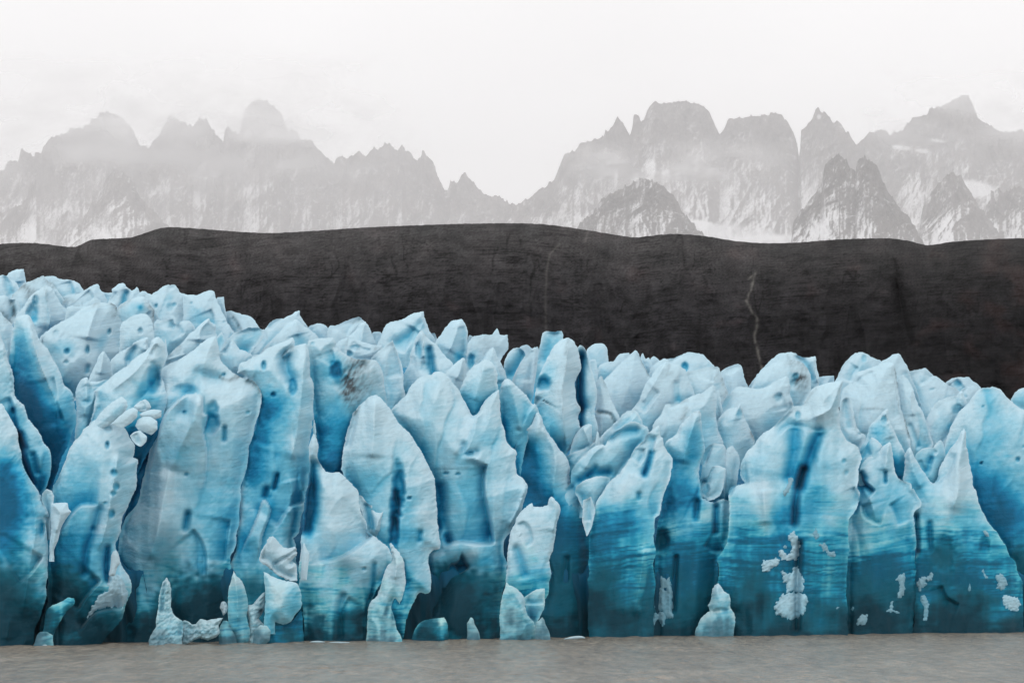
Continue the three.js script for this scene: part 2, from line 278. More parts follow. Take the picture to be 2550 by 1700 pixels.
// ------------------------------------------------------------------ ice
const iceBump = texture(1024, (u, v) => 0.5 + 0.34 * tileFbm(u, v, 16, 6, 31, 0.62) + 0.06 * noise(u * 5, v * 110 + 2.5 * noise(u * 6, v * 6, 2.5, 6), 4.5, 0));
const iceTint = texture(1024, (u, v) => {
  const grain = tileFbm(u, v, 32, 5, 41, 0.7), line = noise(u * 4, v * 70 + 2 * noise(u * 5, v * 5, 6.5, 5), 1.5, 0) + 0.6 * noise(u * 9, v * 150, 7.5, 0), k = 0.94 + 0.13 * grain;
  return [k - 0.055 * Math.max(0, line), k - 0.02 * Math.max(0, line), k];
}, false);
for (const t of [iceBump, iceTint]) t.wrapS = t.wrapT = THREE.MirroredRepeatWrapping;
const iceMat = new THREE.MeshPhysicalMaterial({ vertexColors: true, roughness: 0.6, specularIntensity: 0.25, map: iceTint, bumpMap: iceBump, bumpScale: 0.3, sheen: 0.5, sheenColor: new THREE.Color(0.55, 0.85, 1), sheenRoughness: 0.6 });
const crustMat = new THREE.MeshStandardMaterial({ vertexColors: true, roughness: 0.9, map: iceTint, bumpMap: iceBump, bumpScale: 0.35 });

// ice colours, with recess shade and inner glow painted in: weathered white crust, blue ice, dense deep blue ice, and dark clear ice at the foot of the front
const RAMP = [[0, 0.45, 0.625, 0.71], [0.22, 0.30, 0.545, 0.66], [0.45, 0.12, 0.43, 0.59], [0.7, 0.015, 0.27, 0.46], [0.9, 0.004, 0.155, 0.31], [1.2, 0.002, 0.075, 0.15]];
function ramp(b, c) { b = clamp(b, 0, 1.3); let i = 1; while (i < RAMP.length - 1 && b > RAMP[i][0]) i++; const a = RAMP[i - 1], e = RAMP[i], t = (b - a[0]) / (e[0] - a[0]); for (let k = 0; k < 3; k++) c[k] = lerp(a[k + 1], e[k + 1], t); }

const setBack = (o) => (o < 10 ? o : 10 + (o - 10) * 0.6);   // rows behind the front, in metres
function parseFeature(s) {
  const w = s.trim().split(/\s+/), nums = [];
  let i = 1;
  while (i < w.length && !isNaN(+w[i])) nums.push(+w[i++]);
  const p = path(w.slice(i).join(' '));
  const pad = (w[0] === 'hole' ? Math.max(nums[1], nums[2]) * 1.6 : w[0] === 'blue' || w[0] === 'pale' || w[0] === 'dirt' || w[0] === 'dark' ? nums[1] * 2.6 : nums[1] * 3) + 4;
  const xs = p.map((q) => q[0]), ys = p.map((q) => q[1]);
  const closed = w[0] === 'plate' ? [...p, p[0]] : null;
  const pts = closed ? smoothPath(closed, 3, 0.2) : p.length > 2 ? smoothPath(p, 3, 0.2) : p;
  return { kind: w[0], n: nums, p: pts, raw: closed ? pts : p, bottom: Math.max(...ys), box: [Math.min(...xs) - pad, Math.max(...xs) + pad, Math.min(...ys) - pad, Math.max(...ys) + pad] };
}
let seedCount = 100;
// One body of ice. Its outline is measured on the photograph, its distance and thickness are real: a front face, a back face and a rim, with crests, grooves, overhangs and melt holes.
function iceBody(def, parent) {
  const seed = seedCount += 7, rand = rng(seed * 31), P = def.parentBody;
  const opt = Object.assign({ T: 1, R: 105, sink: 0.5, weld: 0, wl: 10, dl: 5.5, blue: 0.26, saw: 0.55, gap: 1, step: 0, lean: 0.22, tone: 0.1, grad: 0.35, base: 1, flute: 0, crust: 0, yaw: 0.35 + (rand() - 0.5) * 0.9, rough: 1, closed: 0, wob: 1, back: 0.7 }, def.opt);
  let line = smoothPath(path(def.outline), 4, opt.closed ? (def.name === 'ice_block' || P ? 0.8 : -0.2) : def.name === 'ice_block' || def.name === 'ice_heap' ? 0.85 : 0.45);
  const xs0 = line.map((p) => p[0]), cx0 = (Math.min(...xs0) + Math.max(...xs0)) / 2, first = line[0], last = line[line.length - 1];
  let loop;
  if (opt.closed) { line = [...line, line[0]]; loop = line; }
  else {
    const bot = Math.min(Math.max(first[1], last[1]) + 30, waterRow(cx0) + 16);
    line = [[first[0], Math.max(bot, first[1])], ...line, [last[0], Math.max(bot, last[1])]];
    loop = [...line, line[0]];
  }
  const X0 = Math.min(...line.map((p) => p[0])), X1 = Math.max(...line.map((p) => p[0])), Y0 = Math.min(...line.map((p) => p[1])), Y1 = Math.max(...line.map((p) => p[1]));
  const size = Math.min(X1 - X0, Y1 - Y0), step = opt.step || (size < 45 ? 1.6 : size < 90 ? 2.4 : size < 160 ? 2.8 : 3.2);
  const nx = Math.ceil((X1 - X0) / step) + 3, ny = Math.ceil((Y1 - Y0) / step) + 2, gx0 = X0 - step, gy0 = Y0 - step, E = new Float32Array(nx * ny);
  const inside = (x, y) => { let c = false; for (let i = 0; i < loop.length - 1; i++) { const [ax, ay] = loop[i], [bx, by] = loop[i + 1]; if (ay > y !== by > y && x < (bx - ax) * (y - ay) / (by - ay) + ax) c = !c; } return c; };
  const wobA = P ? Math.min(9, size * 0.22) : Math.min(3.2, size * 0.03) * opt.wob, px2m = frontDist(cx0) / FOC;
  let eMax = 1;
  for (let j = 0; j < ny; j++) for (let i = 0; i < nx; i++) {
    const x = gx0 + i * step, y = Math.min(gy0 + j * step, Y1);
    let e = nearest(line, x, y)[0] * (inside(x, Math.min(y, Y1 - 0.01)) ? 1 : -1);
    e += wobA * (0.7 * fbm(x / 16, y / 16, seed, 2) + 0.55 * noise(x / 5.5, y / 5.5, seed + 3)) + (P ? 0 : Math.min(6, size * 0.03) * opt.wob * noise(x / 42, y / 42, seed + 5));
    E[j * nx + i] = e; if (e > eMax) eMax = e;
  }
  const feats = (def.features ?? '').split(';').filter((s) => s.trim()).map(parseFeature);
  const d0 = P ? 0 : frontDist(cx0) + setBack(def.o ?? 0), R = Math.min(opt.R, eMax * 1.15), T = opt.T * (0.5 * R * px2m + 0.16 * eMax * px2m), open = !opt.closed && !P && loop[0][1] < waterRow(cx0) - 12, span = Math.min(200, (Y1 - Y0) * 0.45), mpp = (P ? frontDist(cx0) : d0) / FOC, yBase = Math.min(Y1, waterRow(cx0));
  const state = [0, 0, 0, 0, 0];                      // push, blue, dirt, dark
  function evalFeatures(x, y) {
    state[0] = state[1] = state[2] = state[3] = 0;
    for (const f of feats) {
      if (x < f.box[0] || x > f.box[1] || y < f.box[2] || y > f.box[3]) continue;
      const n = f.n;
      if (f.kind === 'hole') {
        for (const [hx, hy] of f.raw) {
          const q = Math.hypot((x - hx) / n[1], (y - hy) / n[2]) * (1 + 0.22 * noise(x / 14, y / 14, seed + 40));
          state[0] -= 0.5 * n[0] * ss(1.2, 0.35, q); state[1] += 0.6 * (n[3] ?? 0.6) * ss(1.25, 0.5, q);  // hollows tinted blue to stand for light scattered inside the ice
        }
        continue;
      }
      const [d, side, at] = nearest(f.p, x, y);
      if (f.kind === 'ridge') state[0] += n[0] * Math.exp(-d / (0.45 * n[1])) * (f.p.length > 1 ? 0.25 + 0.75 * ss(0, 0.15, at) * ss(1, 0.85, at) : 1);
      else if (f.kind === 'plate') {
        let c = false; for (let i = 0, q = f.raw, j = q.length - 1; i < q.length; j = i++) if (q[i][1] > y !== q[j][1] > y && x < (q[j][0] - q[i][0]) * (y - q[i][1]) / (q[j][1] - q[i][1]) + q[i][0]) c = !c;
        const k = ss(-3, 5, c ? d : -d) * ss(f.bottom, f.bottom - n[1], y); state[0] += n[0] * k; state[1] += (n[2] ?? 0) * k + (c ? -0.12 * Math.exp(-d / 6) : 0.3 * Math.exp(-d / 12)) * ss(f.bottom, f.bottom - n[1], y);  // pale rim and edge shade around the plate painted in
      } else if (f.kind === 'groove') { const k = Math.exp(-2 * (d / n[1]) ** 2); state[0] -= n[0] * k; state[1] += (n[2] ?? 0.3) * k; }
      else if (f.kind === 'step') { const k = Math.exp(-d / n[1]) * ss(-3, 6, side * d) * ss(-0.02, 0.14, at) * ss(1.02, 0.86, at); state[0] -= n[0] * k; state[1] += (n[2] ?? 0.3) * k; }  // recess side painted bluer, as in grooves and holes
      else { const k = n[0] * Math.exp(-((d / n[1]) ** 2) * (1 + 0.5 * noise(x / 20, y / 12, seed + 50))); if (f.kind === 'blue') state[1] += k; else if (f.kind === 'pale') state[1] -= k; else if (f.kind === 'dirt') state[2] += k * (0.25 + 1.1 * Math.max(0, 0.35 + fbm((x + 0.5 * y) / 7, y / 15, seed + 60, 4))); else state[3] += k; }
    }
  }
  const before = def.before ?? [];
  function crevasse(x, y) {                          // how deep in the gap beside a tower in front, 0..1; drives setback and painted shade
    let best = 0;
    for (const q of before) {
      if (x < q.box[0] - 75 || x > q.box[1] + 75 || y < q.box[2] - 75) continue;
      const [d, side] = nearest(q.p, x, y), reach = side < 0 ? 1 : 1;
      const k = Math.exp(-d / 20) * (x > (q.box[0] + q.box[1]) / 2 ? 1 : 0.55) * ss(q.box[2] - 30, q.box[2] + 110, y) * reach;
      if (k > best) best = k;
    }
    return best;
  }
  const lumpA = mpp * Math.min(1, R / 40) * opt.rough, tilt = (rand() - 0.5) * 0.22 + 0.05;
  const topAt = Y0, sawA = P || size < 100 ? 0 : opt.saw * Math.min(1, size / 220) * (opt.closed ? 0 : 1), sawW = lerp(52, 120, rand());
  function depth(x, y, e) {
    e = Math.max(0, e);
    evalFeatures(x, y);
    const weld = opt.weld * ss(1120, 1330, y), eh = e + 60 * weld;
    const t = eh / R, h = T * (0.24 * (1 - Math.exp(-3 * t)) + 0.76 * (1 - Math.exp(-1.7 * Math.min(t, 1.3))) * 1.15) - (open ? opt.sink * ss(Y1 - span, Y1, y) : 0), soft = Math.min(1, e / 10);
    const flute = opt.flute ? opt.flute * (noise(x / 46 + 0.35 * noise(x / 70, y / 120, seed + 2), y / 360, seed + 8) + 0.5 * noise(x / 21, y / 190, seed + 9)) : 0;
    const bump = lumpA * (8 * fbm(x / 95, y / 130, seed + 10, 2) + 7 * (ridged(x / 85 + 0.3 * noise(x / 60, y / 60, seed + 11), y / 230, seed + 12, 2) - 0.55) + 1.3 * fbm(x / 26, y / 26, seed + 14, 3) + 0.35 * noise(x / 9, y / 7, seed + 15) + 0.35 * noise(x / 60, (y + tilt * x) / 4.2, seed + 16)) * soft;
    const crust = opt.crust ? opt.crust * (ridged(x / 15, y / 15, seed + 22, 3) + 0.6 * fbm(x / 6, y / 6, seed + 24, 2)) * Math.min(1, e / 4) : 0;
    const push = h + (state[0] + flute) * Math.min(1, (e + 6 * weld) / 6) + bump + crust;
    if (P) return P.depthAt(x, y) - push + opt.back * T * 0.3;
    let saw = 0;
    state[4] = 0;
    if (sawA > 0) {
      const ph = x / sawW + 0.9 * noise(x / 150, y / 190, seed + 60) + 0.22 * noise(x / 38, y / 55, seed + 61) + tilt * y / 90, cell = Math.floor(ph), f = ph - cell, strong = Math.max(0, 0.25 + 1.3 * noise(cell * 3.7 + 0.5, y / 150, seed + 62));
      const k = strong * Math.pow(1 - f, 1.6) * ss(0, 0.15, f) * soft;
      saw = sawA * k; state[4] = 0.25 * k;
    }
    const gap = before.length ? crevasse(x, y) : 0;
    state[4] += 0.34 * gap * opt.gap * (1 - 0.7 * weld);  // gap and saw step recesses painted bluer to stand for shade
    return d0 + opt.yaw * (x - cx0) * mpp + opt.lean * (yBase - y) * mpp - push + saw + 1.8 * gap * soft;
  }
  const pos = [], col = [], uv = [], idx = [], front = new Int32Array(nx * ny).fill(-1), rear = new Int32Array(nx * ny).fill(-1), cuts = new Map(), meta = [];
  const vert = (x, y, e, back) => {
    const yb = Math.min(y, Y1);
    let d = depth(x, yb, e);
    if (back) d += (P ? 0.3 * T : opt.back * 2 * T) * (1 - Math.exp(-1.6 * Math.max(0, e) / R)) + 0.02;
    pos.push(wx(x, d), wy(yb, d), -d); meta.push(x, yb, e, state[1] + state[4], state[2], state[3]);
    return pos.length / 3 - 1;
  };
  const node = (k, back) => { const a = back ? rear : front; if (a[k] < 0) a[k] = vert(gx0 + (k % nx) * step, gy0 + Math.floor(k / nx) * step, E[k], back); return a[k]; };
  const cut = (p, q, back) => { if (p > q) [p, q] = [q, p]; const key = (p * 4 * nx + (q - p)) * 2 + (back ? 1 : 0); let v = cuts.get(key); if (v === undefined) { const t = E[p] / (E[p] - E[q]), ax = gx0 + (p % nx) * step, ay = gy0 + Math.floor(p / nx) * step, bx = gx0 + (q % nx) * step, by = gy0 + Math.floor(q / nx) * step; v = vert(ax + (bx - ax) * t, ay + (by - ay) * t, 0, false); cuts.set(key, v); } return v; };
  const tri = (ks, back) => {
    const out = [];
    for (let i = 0; i < 3; i++) { const p = ks[i], q = ks[(i + 1) % 3]; if (E[p] > 0) out.push(node(p, back)); if (E[p] > 0 !== E[q] > 0) out.push(cut(p, q, back)); }
    for (let i = 1; i < out.length - 1; i++) back ? idx.push(out[0], out[i + 1], out[i]) : idx.push(out[0], out[i], out[i + 1]);
  };
  for (let j = 0; j < ny - 1; j++) for (let i = 0; i < nx - 1; i++) {
    const a = j * nx + i, b = a + 1, c = a + nx, d = c + 1;
    if (E[a] <= 0 && E[b] <= 0 && E[c] <= 0 && E[d] <= 0) continue;
    for (const back of [false, true]) { tri([a, c, b], back); tri([b, c, d], back); }
  }
  const g = geometry(pos, idx, null, null), N = g.attributes.normal.array, n = pos.length / 3, c = [0, 0, 0], rot = tilt, cr = Math.cos(rot), sr = Math.sin(rot), ox = rand() * 50, oy = rand() * 50, wl = opt.wl * (0.85 + 0.3 * rand()), lowRand = rand(), shade = (rand() - 0.5) * 0.14;
  for (let k = 0; k < n; k++) {
    const x = meta[k * 6], y = meta[k * 6 + 1], e = meta[k * 6 + 2], X = pos[k * 3], Y = pos[k * 3 + 1], Z = pos[k * 3 + 2], up = N[k * 3 + 1];
    const layer = noise(x / 160, (y + tilt * x) / 5, seed + 30) + 0.7 * noise(x / 90, (y + tilt * x) / 13, seed + 31), low = fbm(x / 80, y / 60, seed + 33, 3), mid = fbm(x / 18, y / 14, seed + 35, 3);
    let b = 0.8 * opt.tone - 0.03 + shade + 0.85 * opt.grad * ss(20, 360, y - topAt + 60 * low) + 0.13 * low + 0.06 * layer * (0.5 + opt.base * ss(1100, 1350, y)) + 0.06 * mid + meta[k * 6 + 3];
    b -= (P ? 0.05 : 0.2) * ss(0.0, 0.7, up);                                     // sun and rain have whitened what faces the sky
    b -= (P ? -0.12 : 0.2) * Math.exp(-Math.max(0, e) / (P ? 3 : 7));                          // thin weathered rims, paled to paint in light passing through them
    const streak = Math.max(0, noise(x / 13 + 0.6 * low, y / 170, seed + 37)), wall = opt.base * ss(wl + 3, 0.45 * wl, Y + 10 * low + 2 * mid);   // blue ice below the weathered top
    b += opt.blue * wall * (0.75 + 0.5 * ss(24, 4, Y)) + wall * (0.16 * Math.max(-0.35, layer - 0.1) + 0.36 * ss(0.1, 0.5, noise(x / 210, (y + tilt * x + 14 * low) / 6.5, 1.5)) + 0.26 * ss(0.1, 0.5, noise(x / 120, (y + tilt * x + 14 * low) / 3.6, 4.5))) - wall * (0.22 * streak + 0.1 * Math.max(0, low)) + 0.1 * opt.base;
    ramp(Math.min(b, 1.12), c);
    c[0] *= 1 - 0.2 * wall; c[2] *= 1 - 0.12 * wall;
    const dl = opt.dl * (0.8 + 0.5 * lowRand), w = 0.95 * clamp(opt.base * ss(dl, -0.25 * dl, Y + 9 * low + 1.2 * layer + 1.2 * mid + 2 * streak) + meta[k * 6 + 5], 0, 1);   // darker towards its foot: clear ice, with cave and undercut shade painted in
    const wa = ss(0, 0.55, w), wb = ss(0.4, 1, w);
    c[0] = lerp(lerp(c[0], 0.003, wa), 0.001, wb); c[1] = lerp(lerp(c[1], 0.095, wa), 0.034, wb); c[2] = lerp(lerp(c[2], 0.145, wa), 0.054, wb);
    const dirt = clamp(meta[k * 6 + 4], 0, 0.95);
    c[0] = lerp(c[0], 0.045, dirt); c[1] = lerp(c[1], 0.05, dirt); c[2] = lerp(c[2], 0.055, dirt);
    if (opt.white) { const t = clamp(opt.white * (0.8 + 0.9 * mid + 0.5 * (opt.crust ? noise(x / 5, y / 5, seed + 70) : 0)), 0, 1); c[0] = lerp(c[0], 0.29, t); c[1] = lerp(c[1], 0.385, t); c[2] = lerp(c[2], 0.43, t); }  // mix tone lowered to stand for weaker light near the water
    if (opt.dim) { const t = opt.dim; c[0] *= t; c[1] *= t; c[2] *= t; }
    col.push(c[0], c[1], c[2]);
    const U = (X + 0.4 * Z) , V = Y + 0.25 * Z;
    uv.push((U * cr + V * sr) / 26 + ox, (V * cr - U * sr) / 26 + oy);
  }
  // base point of the thing
  const bx = cx0, bd = P ? P.depthAt(cx0, Y1) : d0, o = P ? P.origin : [wx(bx, bd), Math.max(0, wy(yBase, bd)), -bd];
  for (let k = 0; k < n; k++) for (let q = 0; q < 3; q++) pos[k * 3 + q] -= o[q];
  g.setAttribute('position', new THREE.BufferAttribute(new Float32Array(pos), 3));
  g.setAttribute('color', new THREE.BufferAttribute(new Float32Array(col), 3));
  g.setAttribute('uv', new THREE.BufferAttribute(new Float32Array(uv), 2));
  const mesh = new THREE.Mesh(g, opt.crust ? crustMat : iceMat);
  if (!P) mesh.position.set(...o);
  const sample = (x, y) => { const i = clamp(Math.floor((x - gx0) / step), 0, nx - 2), j = clamp(Math.floor((y - gy0) / step), 0, ny - 2), u = clamp((x - gx0) / step - i, 0, 1), v = clamp((y - gy0) / step - j, 0, 1), k = j * nx + i; return lerp(lerp(E[k], E[k + 1], u), lerp(E[k + nx], E[k + nx + 1], u), v); };
  mesh.body = { origin: o, depthAt: (x, y) => depth(x, y, sample(x, y)) };
  return mesh;
}
const CATEGORY = { ice_spire: 'ice pinnacle', ice_fin: 'ice fin', ice_cliff: 'ice cliff', ice_dome: 'ice hump', ice_pillar: 'ice pillar', ice_block: 'ice block', ice_slab: 'ice slab', ice_floe: 'ice floe', ice_heap: 'ice heap' };
const GROUP = { ice_floe: 'ice floes along the foot of the ice front', ice_block: 'fallen ice blocks', ice_heap: 'heaps of crumbled ice at the waterline' };
function parseOpt(s) { const o = {}; for (const w of s.trim().split(/\s+/)) { const [k, v] = w.split('='); if (k && v !== undefined) o[k] = +v; } return o; }
const bodies = [];
function ice(table, fixed = {}) {
  for (const row of table.trim().split('\n')) {
    if (!row.trim()) continue;
    const [name, label, opts, outline, features, ...parts] = row.split('|').map((s) => s.trim()), opt = Object.assign({}, fixed, parseOpt(opts)), ring = path(outline);
    bodies.push({ name, label, opt, outline, features, parts, o: opt.o ?? 0, ring, box: [Math.min(...ring.map((p) => p[0])), Math.max(...ring.map((p) => p[0])), Math.min(...ring.map((p) => p[1])), Math.max(...ring.map((p) => p[1]))] });
  }
}
function buildIce() {
  for (const d of bodies) {
    const pad = 70;
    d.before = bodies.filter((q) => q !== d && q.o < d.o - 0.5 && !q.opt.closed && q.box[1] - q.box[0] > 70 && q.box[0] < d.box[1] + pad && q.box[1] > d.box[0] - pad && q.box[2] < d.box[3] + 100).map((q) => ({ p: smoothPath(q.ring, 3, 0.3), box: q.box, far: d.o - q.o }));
    const mesh = put(iceBody(d), d.name, Object.assign({ label: d.label, category: CATEGORY[d.name], kind: 'thing' }, GROUP[d.name] ? { group: GROUP[d.name] } : {}));
    for (const p of d.parts) { const [pn, po, pl, pf] = p.split(':').map((s) => s.trim()); put(iceBody({ name: pn, opt: Object.assign({ closed: 1, crust: 0.22, white: 0.42, tone: 0.3, base: 0, R: 18, T: 0.3 }, parseOpt(po)), outline: pl, features: pf, parentBody: mesh.body }), pn, {}, mesh); }
  }
}

// the glacier's body, from which the towers rise
{ const skyKnots = [[-600, 640], [0, 690], [300, 705], [560, 740], [660, 815], [1000, 835], [1300, 880], [1500, 905], [1900, 930], [2300, 975], [2550, 1010], [3200, 1090]];
  const os = [9, 9.6, 10.2, 10.8, 11.4]; for (let o = 12; o < 200; o += 2.5) os.push(o); for (let o = 200; o <= 330; o += 9) os.push(o);
  const xs = []; for (let x = -500; x <= 3050; x += 9) xs.push(x);
  const pos = [], col = [], idx = [], uv = [], c = [0, 0, 0];
  for (const o of os) for (const x of xs) {
    const sky = curve(skyKnots, x), t = o / 150;
    const rowPy = o < 12 ? lerp(waterRow(x) + 14, 1430, (o - 9) / 3) : o < 20 ? 1430 - (o - 12) * 5 : o < 150 ? lerp(1390, sky + 75, Math.pow((o - 20) / 130, 0.72)) : sky + 75 + (o - 150) * 0.35;
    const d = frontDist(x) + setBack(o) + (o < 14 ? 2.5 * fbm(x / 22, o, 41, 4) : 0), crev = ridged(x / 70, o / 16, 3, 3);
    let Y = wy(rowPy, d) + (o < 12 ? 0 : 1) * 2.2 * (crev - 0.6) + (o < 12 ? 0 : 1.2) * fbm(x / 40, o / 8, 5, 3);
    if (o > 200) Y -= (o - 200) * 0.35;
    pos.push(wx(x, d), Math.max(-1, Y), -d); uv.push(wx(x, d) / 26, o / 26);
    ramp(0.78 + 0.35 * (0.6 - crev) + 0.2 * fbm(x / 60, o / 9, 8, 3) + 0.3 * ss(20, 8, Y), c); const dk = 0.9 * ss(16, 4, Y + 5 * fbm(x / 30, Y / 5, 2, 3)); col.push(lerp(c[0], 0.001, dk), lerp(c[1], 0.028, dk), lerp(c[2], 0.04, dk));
  }
  const n = xs.length;
  for (let j = 0; j < os.length - 1; j++) for (let i = 0; i < n - 1; i++) { const k = j * n + i; idx.push(k, k + 1, k + n, k + 1, k + n + 1, k + n); }
  put(new THREE.Mesh(geometry(pos, idx, col, uv), iceMat), 'glacier', { kind: 'structure', label: 'blue crevassed body of the glacier between and behind the ice towers', category: 'glacier' });
}

